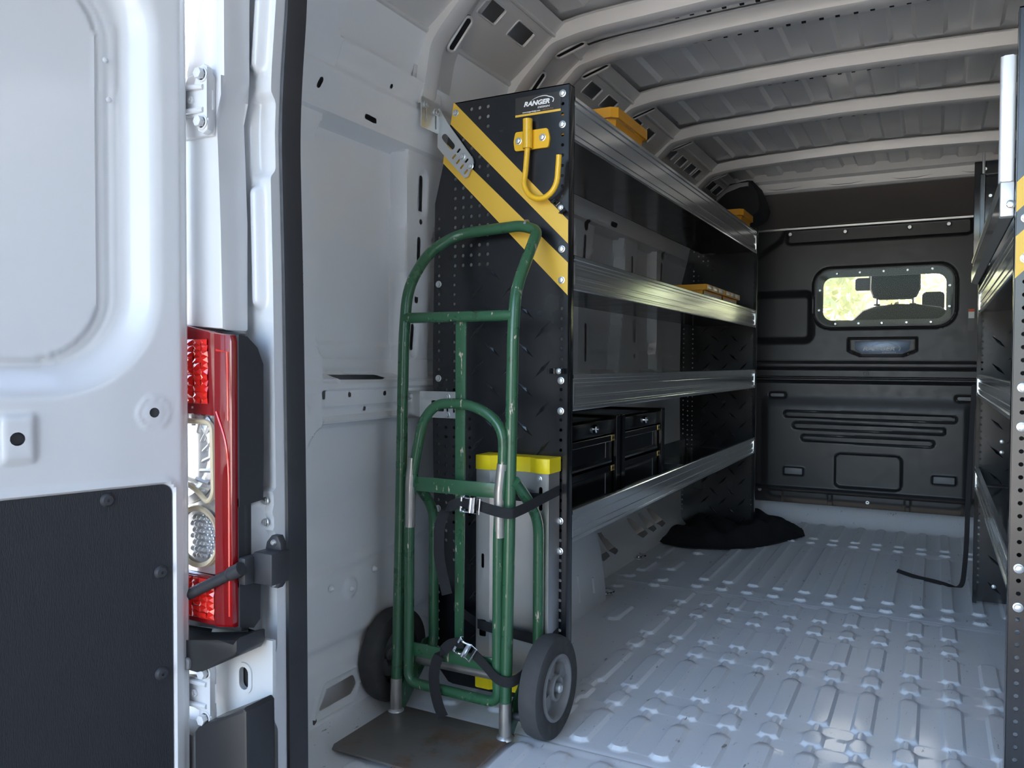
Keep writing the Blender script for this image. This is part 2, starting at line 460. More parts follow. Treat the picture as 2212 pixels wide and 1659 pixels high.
# dark wall and canopy added to shade the open left door (outside the frame)
g = G(); g.box(1.8, 2.6, -6.5, 9, -.56, 8.5, bev=.02)
for k in range(5): g.box(1.74, 1.82, -6 + k * 3.3, -5.6 + k * 3.3, -.56, 8.3)
g.box(-1.0, 1.8, -1.6, 1.0, 2.75, 2.9, bev=.02)
for k in range(4): g.box(-1.0, 1.8, -1.45 + k * .72, -1.35 + k * .72, 2.63, 2.76)
structure('shade_blocker', g, 'blocker_dark', 'unseen dark wall with a canopy, added beside the van to shade the door')

# ---- floor: pressed ribs
XR = [-.845 + .0997 * k for k in range(10)] + [.152]
WH, NH = .021, .009            # half widths of wide segments and necks
HB = .0085
def grid_axis(lines, lo, hi, step):
    a = sorted(set([round(v, 4) for v in lines if lo < v < hi] + [round(v, 4) for v in np.arange(lo, hi + 1e-6, step)]))
    o = [a[0]]
    for v in a[1:]:
        if v - o[-1] > .0014: o.append(v)
    return np.array(o)
fx = []
for c in XR + [-1.0, -1.13, .252, .352, .452]:
    for d in (.0265, .0225, .0188, .0172, .0125, .010, .0047): fx += [c - d, c + d]
    fx.append(c)
wide = [(2.964, 3.123), (2.82, 2.905), (2.565, 2.772), (2.43, 2.512), (2.112, 2.385), (1.985, 2.068), (1.755, 1.945), (1.52, 1.68), (1.30, 1.47), (1.10, 1.26)]
FSEG = []                                              # (x, y0, y1, half width)
for i, x in enumerate(XR):
    for k, (a, b) in enumerate(wide):
        if i == len(XR) - 1 and a > 2.7: continue
        FSEG.append((x, a, b, .0225))
    if i < len(XR) - 1: FSEG.append((x, 1.76, 3.12, .0085))
    else: FSEG.append((x, 1.76, 2.75, .0085))
    FSEG.append((x, 3.203, 3.252, .021))
    FSEG.append((x, 3.32, 4.19, .021))
    FSEG.append((x, 4.262, 4.305, .021)); FSEG.append((x, 4.37, 4.78, .021))
for x in (.252, .352, .452):
    FSEG += [(x, 3.203, 3.252, .021), (x, 3.32, 4.19, .021), (x, 4.37, 4.78, .021), (x, 1.76, 3.0, .021)]
FSEG += [(-1.0, 2.65, 2.83, .022), (-1.0, 3.22, 3.27, .022), (-1.02, 3.41, 3.59, .022), (-.99, 3.76, 3.85, .022), (-1.0, 3.13, 3.16, .02), (-1.125, 3.34, 3.52, .02), (-1.125, 3.60, 3.84, .009),
         (-1.13, 2.96, 3.0, .022), (-1.13, 3.05, 3.09, .022), (-1.14, 3.22, 3.26, .02), (-1.13, 1.78, 1.95, .02), (-1.0, 1.80, 1.96, .02), (-1.0, 1.45, 1.62, .022), (-1.13, 1.20, 1.42, .022)]
def floor_h(U, V):
    H = np.zeros(U.shape)
    for x, a, b, w in FSEG:
        m = (np.abs(U - x) < .04) & (V > a - .04) & (V < b + .04)
        if not m.any(): continue
        u, v = U[m], V[m]
        dx = np.abs(u - x) - w
        ch = np.maximum(a - v, v - b) + np.maximum(0, np.abs(u - x) - w * .45) * .8     # chamfered ends
        t = np.minimum(np.clip(.5 - dx / .0075, 0, 1), np.clip(.5 - ch / .010, 0, 1))
        H[m] = np.maximum(H[m], HB * t * (.75 if w < .012 else 1))
    for s in (1.716, 3.155, 4.222):                    # sheet overlaps
        H += .0022 * np.clip((s - V) / .003 + .5, 0, 1) * np.clip((V - s + .03) / .02, 0, 1)
        H -= .003 * np.exp(-((V - s - .006) / .003) ** 2)
    H += .085 * ss((V - 4.76) / .20)                   # kick-up at the partition
    H += .03 * ss((-1.29 - U) / .03)                  # turned-up edge at the wall
    return H
fxs = grid_axis(fx, -1.34, .64, .03)
fys = grid_axis([v + d for a in FSEG for v in (a[1], a[2]) for d in (-.0052, -.0025, 0, .0025, .0052, .010)] + [s + d for s in (1.716, 3.155, 4.222) for d in (-.03, -.01, -.003, 0, .003, .006, .009, .012)], 1.08, 4.975, .02)
me = hfield('floor', fxs, fys, floor_h, lambda u, v, h: (u, v, h)); me.materials.append(M['floor'])
structure('floor', me, None, 'white painted ribbed van floor')
g = G(); g.box(-1.34, .64, 1.09, 4.97, -.05, -.012)
structure('floor_underside', g, 'plastic_grey', smooth=0)

# ---- left wall: pressed inner sheets over the outer skin
XS = -1.335
def taper(z): return .03 * ss((z - 1.45) / .3) + .09 * np.clip((z - 1.5) / .3, 0, 1)
def wall_common(Y, Z, post):
    """inward height above the outer skin; post = sdf list of upright members"""
    rail_u = np.where(Z > 1.60, .050, np.where(Z > 1.50, .050 + .022 * ss((1.60 - Z) / .03), .072 * ss((Z - 1.470) / .02)))
    rail_u = np.where((Z > 1.655), rail_u * 0, rail_u)
    rail_u = rail_u * ss((1.660 - Z) / .006)
    rb = np.where(Z > .862, .066 - .050 * ss((Z - .862) / .016), np.where(Z > .835, .058 + .008 * ss((.862 - Z) / .01), np.where(Z > .80, .058, .058 - .012 * ss((.80 - Z) / .012))))
    rb = np.where(Z > .885, .016 * ss((.955 - Z) / .006), rb)
    rb = np.where(Z < .785, .046 + .012 * ss((.775 - Z) / .01), rb) * ss((Z - .747) / .012)
    H = np.maximum(rail_u, rb)
    H = np.maximum(H, .012 * press(sd_rr(Y, Z, 0, .20, 9, .74, .02), .03) + .010 * ss((.40 - Z) / .05) * (Z < .75))
    H = np.maximum(H, .012 + .012 * ss((.19 - Z) / .04))
    H = H - .008 * (np.abs(Z - .945) < .004) * (H < .03) * 0
    for sd, hh, w in post: H = np.maximum(H, hh * press(sd, w))
    return H
def wallR(Y, Z):
    corner = np.minimum(sd_rr(Y, Z, 1.0, -.2, 1.415, 2.2, 0), 9)
    # quarter frame: window opening and lower opening cut out of a solid frame
    win = sd_rr(Y, Z, 1.445, .90, 2.6, 1.485, .075)
    low = sd_rr(Y, Z, 1.405, -.6, 3.2, .755, .10)
    top = sd_rr(Y, Z, 1.445, 1.656, 3.2, 2.4, .012)
    frame = np.maximum(np.maximum(-win, -low), -top); frame = np.maximum(frame, sd_rr(Y, Z, .9, -.3, 1.47, 2.4, 0))
    post = [(frame, .062, .02),
            (sd_poly(Y, Z, [(1.795, .86), (1.905, .86), (1.925, 1.25), (2.02, 1.50), (1.80, 1.50), (1.792, 1.25)], .004), .060, .016),
            (sd_cap(Y, Z, 1.83, .9, 1.90, 1.45, .004), .052, .02)]
    H = wall_common(Y, Z, post)
    # raised pad with fasteners on lower panel, swages
    H = H + .006 * press(sd_c(Y, Z, 1.607, .33, .024), .008) * (Z < .4)
    H = H - .010 * press(sd_cap(Y, Z, 1.42, .52, 2.4, .60, .05), .09)
    H = H + .010 * press(sd_cap(Y, Z, 1.47, .38, 2.4, .45, .006), .03)
    H = H + .012 * press(sd_rr(Y, Z, 1.42, .93, 1.55, .90, .01), .01) * 0
    H = H + .006 * press(np.abs(sd_poly(Y, Z, [(1.480, .050), (1.612, .050), (1.632, .080), (1.622, .109), (1.507, .107)], .012)) - .002, .008)
    H = H + .008 * press(sd_rr(Y, Z, 1.655, .085, 1.95, .165, .02), .012)
    H = H - .004 * press(np.abs(win + .012) - .0012, .006) * (Z > .885) - .003 * press(np.abs(Y - 1.60 + .0 * Z) - .001, .006) * (Z > 1.49) * (Z < 1.66)
    # dents round the long slots
    for sd in (sd_cap(Y, Z, 1.875, 1.335, 1.88, 1.42, .018), sd_cap(Y, Z, 1.832, .94, 1.84, 1.01, .016)):
        H = H - .008 * press(sd, .012)
    H = H - .006 * press(sd_rr(Y, Z, 1.50, .855, 1.72, .885, .01), .012)
    H = H + .003 * press(sd_c(Y, Z, 1.4, .795, .012), .006)
    return H
def pW(u, v, h): return (XS + h + taper(v), u, v)
HL = [lambda u, v: sd_cap(u, v, 1.418, 1.533, 1.421, 1.545, .0065), lambda u, v: sd_c(u, v, 1.678, 1.607, .006), lambda u, v: sd_cap(u, v, 1.60, 1.513, 1.635, 1.511, .006),
      lambda u, v: sd_c(u, v, 1.875, 1.335, .009) if False else sd_cap(u, v, 1.875, 1.335, 1.878, 1.42, .008), lambda u, v: sd_c(u, v, 1.866, 1.296, .008),
      lambda u, v: sd_cap(u, v, 1.855, 1.19, 1.857, 1.245, .008), lambda u, v: sd_c(u, v, 1.845, 1.077, .009), lambda u, v: sd_cap(u, v, 1.831, .945, 1.838, 1.005, .007),
      lambda u, v: sd_c(u, v, 1.561, .825, .007), lambda u, v: sd_c(u, v, 1.704, .824, .007), lambda u, v: sd_c(u, v, 1.634, .786, .006), lambda u, v: sd_rr(u, v, 1.456, .816, 1.472, .838, 0),
      lambda u, v: sd_c(u, v, 1.388, .79, .005), lambda u, v: sd_c(u, v, 1.385, .768, .006), lambda u, v: sd_c(u, v, 1.39, .735, .006), lambda u, v: sd_cap(u, v, 1.525, .868, 1.70, .866, .006),
      lambda u, v: sd_poly(u, v, [(1.492, .060), (1.602, .060), (1.622, .080), (1.612, .099), (1.517, .097)], .004), lambda u, v: sd_c(u, v, 1.388, .408, .007),
      lambda u, v: sd_c(u, v, 1.69, .10, .006), lambda u, v: sd_c(u, v, 1.47, .035, .006)]
me = hfield('wall_left', np.arange(1.20, 2.36, .006), np.arange(-.005, 1.80, .006), wallR, pW, HL); me.materials.append(M['inner'])
wall = structure('wall_left', me, None, 'white pressed steel left side of the van')
# forward part behind the shelves
def wallF(Y, Z):
    post = [(sd_poly(Y, Z, [(2.98, .86), (3.13, .86), (3.10, 1.25), (3.17, 1.50), (2.93, 1.50), (2.97, 1.25)], .004), .06, .02),
            (sd_poly(Y, Z, [(3.46, .10), (3.72, .10), (3.75, .86), (3.66, 1.25), (3.72, 1.50), (3.50, 1.50), (3.52, 1.25), (3.42, .86)], .004), .062, .03),
            (sd_poly(Y, Z, [(4.02, .86), (4.13, .86), (4.10, 1.25), (4.20, 1.50), (4.0, 1.50), (4.0, 1.25)], .004), .058, .02)]
    H = wall_common(Y, Z, post)
    H = np.where(Z < .22, .02 + .10 * ss((.20 - Z) / .2), H)
    return H
HF = [lambda u, v: sd_cap(u, v, 3.04, 1.33, 3.05, 1.42, .012), lambda u, v: sd_cap(u, v, 3.06, .92, 3.06, 1.06, .010), lambda u, v: sd_cap(u, v, 3.62, 1.33, 3.62, 1.40, .012), lambda u, v: sd_cap(u, v, 3.66, 1.02, 3.66, 1.10, .016), lambda u, v: sd_cap(u, v, 4.08, 1.33, 4.09, 1.42, .012),
      lambda u, v: sd_c(u, v, 3.06, 1.47, .022), lambda u, v: sd_c(u, v, 4.10, 1.47, .022), lambda u, v: sd_cap(u, v, 3.30, 1.513, 3.36, 1.512, .010), lambda u, v: sd_c(u, v, 3.66, .94, .012)]
for a, b in ((3.14, 3.27), (3.28, 3.37), (3.66, 3.79), (3.82, 3.93), (3.96, 4.08)):
    HF.append(lambda u, v, a=a, b=b: sd_poly(u, v, [(a, .155), (a + .005, .09), (a + .05, .065), (b, .07), (b - .03, .11), (a + .035, .15)], .004))
me = hfield('wall_left', np.arange(2.345, 4.98, .011), np.arange(-.005, 1.80, .009), wallF, pW, HF); me.materials.append(M['inner'])
obj('wall_panel', me, None, wall)
g = G(); g.prism([(-1.40, -.30), (-1.40, .90), (-1.372, 1.40), (-1.31, 1.69), (-1.292, 1.69), (-1.352, 1.40), (-1.378, .90), (-1.378, -.30)], 'y', 1.18, 4.97)
obj('outer_skin', g, 'white', wall)
# wheel arch box
g = G()
g.prism([(2.02, -.005)] + [(2.872, -.005), (2.866, .05), (2.815, .20), (2.775, .27), (2.71, .325), (2.5, .36), (2.2, .36), (2.06, .31)], 'x', -1.33, -1.10, bev=.012)
for y0, y1, z1 in ((2.45, 2.47, .18), (2.58, 2.60, .16), (2.72, 2.735, .12)):
    g.tube([(-1.100, y0, z1), (-1.099, y1, .06)], .005, 8)
obj('wheel_arch', g, 'inner', wall)
def rivet():
    g = G(); g.lathe([(.009, 0), (.007, .004), (0, .012)], (0, 0, 0), 'x', 10); me = g.mesh('rivet'); me.materials.append(M['inner']); return me
RV = rivet()
for y, z in ((1.607, .328), (1.53, .346), (1.703, .357), (1.86, .39)): piece('plug', RV, (XS + .025, y, z), wall)

# ---- right wall (mostly behind the right shelving)
g = G(); g.box(.585, .64, 1.16, 4.97, 0, 1.50); g.prism([(.585, 1.5), (.64, 1.5), (.53, 1.80), (.48, 1.78)], 'y', 1.16, 4.97)
wr = structure('wall_right', g, 'inner', 'white steel right side of the van')
for y in (1.25, 3.05, 3.65):
    g = G(); g.box(.50, .60, y, y + .12, .02, 1.6, bev=.015); obj('wall_post', g, 'inner', wr)
for z in (.83, 1.53):
    g = G(); g.box(.53, .60, 1.2, 4.95, z - .06, z + .06, bev=.015); obj('wall_rail', g, 'inner', wr)

# ---- ceiling: ribbed skin, bows, coves with square openings
XC = -.344
ceil = structure('ceiling', None, None, 'grey steel roof with cross bows', loc=(XC, 3, 1.95))
BOWS = [1.80, 2.265, 2.475, 2.985, 3.525, 4.215]
def roof_z(x): return 1.955 + .018 * (1 - ((x - XC) / .75) ** 2)
edges = [1.16] + BOWS + [4.74]
def roofH(U, V):
    H = np.zeros(U.shape)
    for i in range(len(edges) - 1):
        a, b = edges[i] + .085, edges[i + 1] - .03
        if b - a < .05: continue
        for k in range(-5, 6):
            H = np.maximum(H, .014 * press(sd_rr(U, V, XC + k * .155 - .043, a + .015, XC + k * .155 + .043, b - .03, .006), .009))
    return H
rx = grid_axis([XC + k * .155 + d for k in range(-5, 6) for d in (-.05, -.043, -.037, .037, .043, .05)], -1.06, .375, .03)
ry = grid_axis([v + d for e in edges for v in (e + .1, e - .06) for d in (-.008, 0, .008)], 1.16, 4.76, .03)
me = hfield('roof_skin', rx, ry, roofH, lambda u, v, h: (u, v, roof_z(u) - h)); me.materials.append(M['roof'])
obj('roof_skin', me, None, ceil)
def bow_path(dz=0.0, out=0.0):
    h = [(-1.225 - out, 1.60), (-1.195 - out, 1.755), (-1.160 - out, 1.792 + dz), (-1.065 - out * .6, 1.886 + dz), (-.97, 1.903 + dz), (-.90, 1.908 + dz)]
    P = list(h) + [(-.6, 1.918 + dz), (XC, 1.922 + dz)]
    return P + [(2 * XC - x, z) for x, z in reversed(P[:-1])]
def sq(cx, cz, a, b): return [(cx - a, cz - b), (cx + a, cz - b), (cx + a, cz + b), (cx - a, cz + b)]
for bi, y in enumerate(BOWS):
    P = fillet([(x, 0, z) for x, z in bow_path()], .022, 4)
    Pu = fillet([(x, 0, z) for x, z in bow_path(.045, .03)], .022, 4)
    g = G()
    # hat section: near flange, near side, bottom face, far side, far flange
    prof = [(-.022, 1.0, 0), (-.006, 1.0, 0), (0.0, .1, 0), (.012, 0, 0), (.050, 0, 0), (.060, .06, 0), (.066, .22, 0), (.135, .72, 0), (.150, .75, 0)]
    rows = []
    for dy, k, _ in prof:
        rows.append([g.bm.verts.new((a.x + (b.x - a.x) * k, y + dy, a.z + (b.z - a.z) * k)) for a, b in zip(P, Pu)])
    for r in range(len(rows) - 1):
        for i in range(len(P) - 1): g.bm.faces.new((rows[r][i], rows[r][i + 1], rows[r + 1][i + 1], rows[r + 1][i]))
    bow = obj('roof_bow', g, 'roof', ceil, smooth=50)
    # square fixing holes along the far flange, as recessed dark openings
    g = G()
    for k in range(-6, 7):
        for dx in (-.028, .028):
            if abs(k) == 6 and dx * k > 0: continue
            x = XC + k * .095 + dx * .9
            z = 1.918 + .045 * .50
            g.box(x - .006, x + .006, y + .094, y + .104, z - .006, z - .0012)
    obj('fixing_hole', g, 'cloth', bow, kind='stuff')
    # slots in the knee of the bow
    for s in (-1, 1):
        for (xa, za, xb, zb) in ((-1.185, 1.77, -1.135, 1.83), (-1.075, 1.885, -1.00, 1.908)):
            xa2, xb2 = (xa, xb) if s < 0 else (2 * XC - xa, 2 * XC - xb)
            g = G(); ln = []
            for r_ in (.014, .0): pass
            d = Vector((xb2 - xa2, 0, zb - za)).normalized()
            for k in range(17):
                a = math.pi * 2 * k / 16; 
                off = Vector((xa2 if math.cos(a) < 0 else xb2, 0, za if math.cos(a) < 0 else zb)) + d * (.012 * math.cos(a))
                ln.append((off.x, y + .085 + .017 * math.sin(a), off.z - .002 + .02 * (.017 * math.sin(a) + .017)))
            g.tube(ln[:-1], .004, 6, closed=True); obj('slot_rim', g, 'roof', bow)
            cut = [g2 for g2 in ln[:-1]]
            g = G(); vs = [g.bm.verts.new((p[0] - .003 * s * 0, p[1], p[2] + .002)) for p in cut]; g.bm.faces.new(vs)
            r = bmesh.ops.extrude_face_region(g.bm, geom=g.bm.faces[:]); 
            for v in r['geom']:
                if isinstance(v, bmesh.types.BMVert): v.co.z += .004
            obj('slot', g, 'cloth', bow)
    if bi == 0:
        g = G(); g.plate(rrect(1.806, 1.61, 1.886, 1.785, .012), [[(yy, zz) for yy, zz in rrect(1.834, 1.635, 1.858, 1.74, .0119)], circ(1.846, 1.765, .006)], 'x', -1.222, -1.228)
        obj('bow_foot', g, 'roof', bow)
# coves
D45 = Vector((.78, 0, .62)).normalized()
def cove_pt(y, s, side, n=0.0):
    x = -1.175 + D45.x * s - D45.z * n; z = 1.815 + D45.z * s + D45.x * n
    return (x if side < 0 else 2 * XC - x, y, z)
squares = {0: [(1.905, 2.0), (2.075, 2.18)], 2: [(2.63, 2.735), (2.795, 2.90)], 3: [(3.10, 3.19), (3.255, 3.355)], 4: [(3.62, 3.70), (3.765, 3.865), (3.92, 4.03), (4.06, 4.175)], 5: [(4.35, 4.455), (4.484, 4.595)]}
for side in (-1, 1):
    for i in range(len(edges) - 1):
        a, b = edges[i] + (.0 if i == 0 else .06), edges[i + 1] + .01
        hs = [rrect(p, .072, q, .122, .006, 2) for p, q in squares.get(i - 1, [])]
        g = G(); g.plate([(a, -.05), (b, -.05), (b, .20), (a, .20)], hs, 'x', 0, .004, fn=lambda y, s, c, side=side: cove_pt(y, s, side, c))
        cv = obj('cove_panel', g, 'roof', ceil)
        for p, q in squares.get(i - 1, []):
            g = G(); L = [cove_pt(yy, ss_, side, -.001) for yy, ss_ in rrect(p - .002, .070, q + .002, .124, .006, 2)]
            g.tube(L, .0025, 6, closed=True); obj('opening_rim', g, 'roof', cv)
        g = G(); L = [cove_pt(a + .0, .155, side, .0), cove_pt(b, .155, side, .0)]
        g.tube(L, .007, 8); L = [cove_pt(a, -.045, side, 0), cove_pt(b, -.045, side, 0)]; g.tube(L, .009, 8)
        obj('seam_bead', g, 'roof', cv)
# outer roof so that no light leaks in
g = G(); g.box(-1.18, .50, 1.16, 6.3, 2.02, 2.05); g.prism([(-1.312, 1.67), (-1.29, 1.67), (-1.12, 2.02), (-1.18, 2.05)], 'y', 1.18, 4.97); g.prism([(.50, 2.05), (.45, 2.02), (.60, 1.70), (.66, 1.66)], 'y', 1.16, 4.97)
obj('outer_roof', g, 'white', ceil)

# ---- header beam and headliner over the cab
g = G()
g.prism([(4.655, 2.0), (4.655, 1.925), (4.668, 1.918), (4.690, 1.915), (4.695, 1.872), (4.712, 1.862), (4.74, 1.862), (4.74, 2.0)], 'x', -1.09, .41, bev=0)
structure('trim_1', g, 'roof', 'beige roof header beam with a wavy lower edge', smooth=30)
g = G(); g.tube(fillet([(-1.06 + k * .08 + (.02 if k % 4 in (1, 2) else 0), 4.697, 1.880 + (.012 if k % 4 in (1, 2) else 0)) for k in range(19)], .02, 3), .004, 6); obj('wavy_edge', g, 'plastic_grey', bpy.data.objects['trim_1'])
g = G(); n = 14
rows = []
for k in range(n + 1):
    t = k / n; y = 4.735 + .225 * t; z = 1.87 - .155 * t ** .8
    rows.append([g.bm.verts.new((x, y, z - .02 * ((x - XC) / .72) ** 2)) for x in np.linspace(-1.06, .38, 24)])
for j in range(n):
    for i in range(23): g.bm.faces.new((rows[j][i], rows[j][i + 1], rows[j + 1][i + 1], rows[j + 1][i]))
structure('trim_2', g, 'headliner', 'brown-grey headliner above the partition')

# ---- partition (front wall) in black moulded plastic
BY = 4.97
SLOTS = [(-.79, .106, .612, .640), (-.74, .054, .545, .573), (-.69, .0, .475, .503)]
def bulk(X, Z):
    H = .010 * np.ones(X.shape)
    H -= .030 * press(sd_rr(X, Z, -.79, 1.612, .16, 1.70, .02), .02)                       # top recess for the bolts
    H -= .025 * press(sd_poly(X, Z, [(-1.2, 1.9), (-.80, 1.9), (-.80, 1.70), (-.83, 1.64), (-1.2, 1.40)], .01), .04)
    H -= .050 * press(sd_rr(X, Z, -1.4, 1.043, -.65, 1.318, .04), .05)                     # left storage recess
    H -= .016 * press(np.abs(sd_rr(X, Z, -.640, 1.108, .098, 1.464, .10) + .006) - .007, .010)   # dark ring round the window
    H -= .006 * press(sd_rr(X, Z, -.63, 1.118, .088, 1.454, .09), .01)
    H -= .012 * press(np.abs(sd_poly(X, Z, [(-.44, 1.048), (-.10, 1.048), (-.10, .985), (-.165, .958), (-.38, .958), (-.44, .985)], .004)) - .004, .008)
    for z in (.916, .879, .827, .802): H -= .014 * press(np.abs(Z - z) - .005, .008)
    H += .006 * ss((.80 - Z) / .01)
    H += .018 * ss((.735 - Z) / .10) * press(sd_rr(X, Z, -.90, .10, .16, .80, .06), .05)
    for a, b, z, _ in SLOTS:
        t = (X - a) / (b - a); zz = z - .004 * t
        H -= .010 * press(np.abs(sd_cap(X, Z - (zz - z), a + .02, z, b - .02, z, .018)) - .003, .007)
    for a, b in ((-.874, -.783), (.098, .19)): H -= .010 * press(np.abs(sd_cap(X, Z, a + .015, .722, b - .015, .722, .014)) - .004, .008)
    H -= .022 * press(sd_rr(X, Z, -.505, .20, -.160, .392, .03), .012)
    for a, b in ((-.783, -.676), (-.007, .104)): H += .016 * press(sd_rr(X, Z, a, .255, b, .299, .006), .010)
    H += .022 * press(np.abs(Z - .172) - .004, .02)
    H -= .025 * ss((.160 - Z) / .01)
    for a, b in ((-.795, -.545), (-.52, -.14), (-.115, .14)): H -= .012 * press(sd_rr(X, Z, a, .06, b, .152, .008), .008)
    return H
me = hfield('wall_front', np.arange(-1.12, .64, .0055), np.arange(.06, 1.72, .0055), bulk, lambda u, v, h: (u, BY - h, v),
            [lambda u, v: sd_rr(u, v, -.585, 1.155, .046, 1.405, .05)])
me.materials.append(M['plastic'])
wf = structure('wall_front', me, None, 'black moulded plastic partition behind the cab')
g = G(); g.box(-1.0, .62, BY - .012, BY + .02, 1.694, 1.704); obj('top_strip', g, 'alu_sheet', wf)
g = G(); g.box(-1.12, .62, BY - .004, BY + .02, 1.70, 1.75); obj('top_beam', g, 'plastic', wf)
g = G(); g.prism(rrect(-.492, .224, -.174, .378, .012), 'y', BY - .004, BY + .01); obj('blanking_panel', g, 'plastic_grey', wf)
for a, b in ((-.783, -.676), (-.007, .104)):
    g = G(); g.box(a + .004, b - .004, BY - .055, BY - .03, .259, .297, bev=.006); obj('clip_tab', g, 'plastic_grey', wf)
for a, b in ((-.867, -.79), (.105, .183)):
    g = G(); g.prism(rrect(a, .713, b, .731, .0085), 'y', BY - .032, BY - .018, bev=.002); obj('oval_tab', g, 'plastic_grey', wf)
for x, z in ((-.77, 1.668), (-.47, 1.664), (-.14, 1.664), (.05, 1.668)): piece('bolt', screw_mesh(.013, .012, 'zinc') if x == -.77 else bpy.data.meshes['screw.001'], (x, BY - .002, z), wf)
piece('bolt', bpy.data.meshes['screw.001'], (-.332, BY + .012, .118), wf)
piece('bolt', bpy.data.meshes['screw.001'], (-.93, BY + .012, .15), wf)
g = G(); g.lathe([(0, -.004), (.006, -.004), (.007, 0), (.012, 0), (.013, -.004), (.016, -.004), (.017, .004)], (-.352, BY - .012, .853), 'y', 16); obj('plug', g, 'plastic', wf)
# warning label low on the right of the partition
for z0, z1, m_ in ((1.19, 1.205, 'warn'), (1.155, 1.19, 'paper'), (1.09, 1.155, 'sticker')):
    g = G(); g.box(.150, .178, BY - .0125, BY - .0105, z0, z1); obj('warning_label', g, m_, wf, smooth=0)
# plaque
g = G(); g.prism([(-.41, 1.036), (-.126, 1.036), (-.13, .99), (-.164, .966), (-.373, .966), (-.407, .99)], 'y', BY - .0135, BY - .005, bev=.001)
pl = obj('name_plaque', g, 'plaque', wf)
text_y('RANGER', .028, -.368, BY - .0145, .984, 'grey_text', pl, 'lettering', width=.165, shear=.25, offset=.0008)
text_y('DESIGN', .010, -.268, BY - .0145, .970, 'grey_text', pl, 'lettering', width=.07, shear=.2)
def swoosh(pl, x0, z0, w, y, m_, k=1.0):
    P = [(0, 0), (.12, .055), (.30, .10), (.50, .12), (.68, .10), (.80, .04), (.92, .01), (1.0, -.06), (1.0, -.12), (.96, -.2)]
    L = fillet([(x0 + a * w, y, z0 + b * w) for a, b in P], .02, 4)
    g = G(); n = len(L); g.tube(L, [k * .0022 * (0.25 + .75 * min(1, i / n * 2.2)) for i in range(n)], 6); return obj('car_outline', g, m_, pl)
swoosh(pl, -.322, 1.010, .145, BY - .0145, 'grey_text', .9)

# window in the partition
win = structure('window_1', None, None, 'clear bolted window in the black partition', loc=(-.27, BY, 1.28))
g = G(); g.plate(rrect(-.628, 1.120, .086, 1.452, .09), [rrect(-.583, 1.157, .044, 1.403, .05)], 'y', BY - .010, BY - .004); obj('window_frame', g, 'plastic', win)
g = G(); g.prism(rrect(-.615, 1.128, .076, 1.444, .08), 'y', BY - .0155, BY - .0115); obj('pane', g, 'pane', win)
for x, z in ((-.509, 1.424), (-.389, 1.426), (-.267, 1.427), (-.146, 1.428), (-.025, 1.429), (-.600, 1.332), (-.604, 1.217), (-.515, 1.137), (-.392, 1.138), (-.272, 1.138), (-.148, 1.139), (-.028, 1.139), (.061, 1.335), (.061, 1.222)):
    piece('bolt', SCREW, (x, BY - .0155, z), win)

# ---- rear frame: pillar, outer corner, rubber seal
rear = structure('wall_rear', None, None, 'white rear door pillar and body corner', loc=(-1.15, 1.1, .8))
SEAL_X = lambda z: np.interp(z, [-.02, .115, .62, 1.067, 1.335, 1.45, 1.595, 1.99], [-1.10, -1.101, -1.104, -1.111, -1.118, -1.112, -1.098, -1.100])
def pillar(X, Z):
    H = .0 * X
    H += .030 * ss((-1.165 - X) / .03)
    e = -1.125 + .006 * np.sin(Z * 3.0)
    H += .016 * press(sd_cap(X, Z, -1.128, 1.02, -1.128, 1.22, .012), .02)          # vertical bead
    H += .016 * press(sd_cap(X, Z, -1.128, 1.46, -1.128, 1.9, .012), .02)
    H -= .014 * press(sd_rr(X, Z, -1.140, 1.255, -1.088, 1.40, .015), .02)          # dished pad
    H += .004 * press(np.abs(Z - 1.445 - (X + 1.12) * -.5) - .001, .004)            # sheet joint
    H -= .010 * press(sd_rr(X, Z, -1.145, .60, -1.075, .945, .04), .02) * 0
    H += .010 * press(sd_rr(X, Z, -1.128, .585, -1.085, .665, .012), .008) - .010 * press(sd_c(X, Z, -1.103, .645, .015), .006) * .4 - .004 * press(sd_c(X, Z, -1.103, .605, .015), .006)
    H += .040 * press(sd_rr(X, Z, -1.20, .515, -1.120, .645, .008), .01)
    H += .012 * press(sd_rr(X, Z, -1.125, .22, -1.09, .36, .02), .03)
    H += .004 * press(sd_cap(X, Z, -1.132, .14, -1.132, .44, .001), .006)
    return H
me = hfield('pillar', np.append(np.arange(-1.27, -1.096, .004), [-1.0955, -1.0945, -1.094]), np.arange(-.25, 1.98, .006), pillar, lambda u, v, h: (u + (SEAL_X(v) + 1.111) * .964, 1.118 - h + np.where(u > -1.0950, .05, 0), v))
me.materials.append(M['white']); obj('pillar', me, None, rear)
g = G(); g.prism([(-1.125, 1.19), (-1.285, 1.375), (-1.34, 1.375), (-1.34, 1.2), (-1.24, 1.14)], 'z', -.2, 1.95); obj('pillar_return', g, 'inner', rear)
g = G(); g.box(-1.08, .42, 1.12, 1.20, 1.90, 2.05, bev=.02); obj('door_header', g, 'white', rear)
g = G(); g.box(-1.30, .64, 1.06, 1.14, -.30, -.012, bev=.015); obj('rear_sill', g, 'white', rear)
g = G(); g.box(.40, .66, 1.10, 1.22, -.25, 2.0, bev=.02); obj('right_pillar', g, 'white', rear)
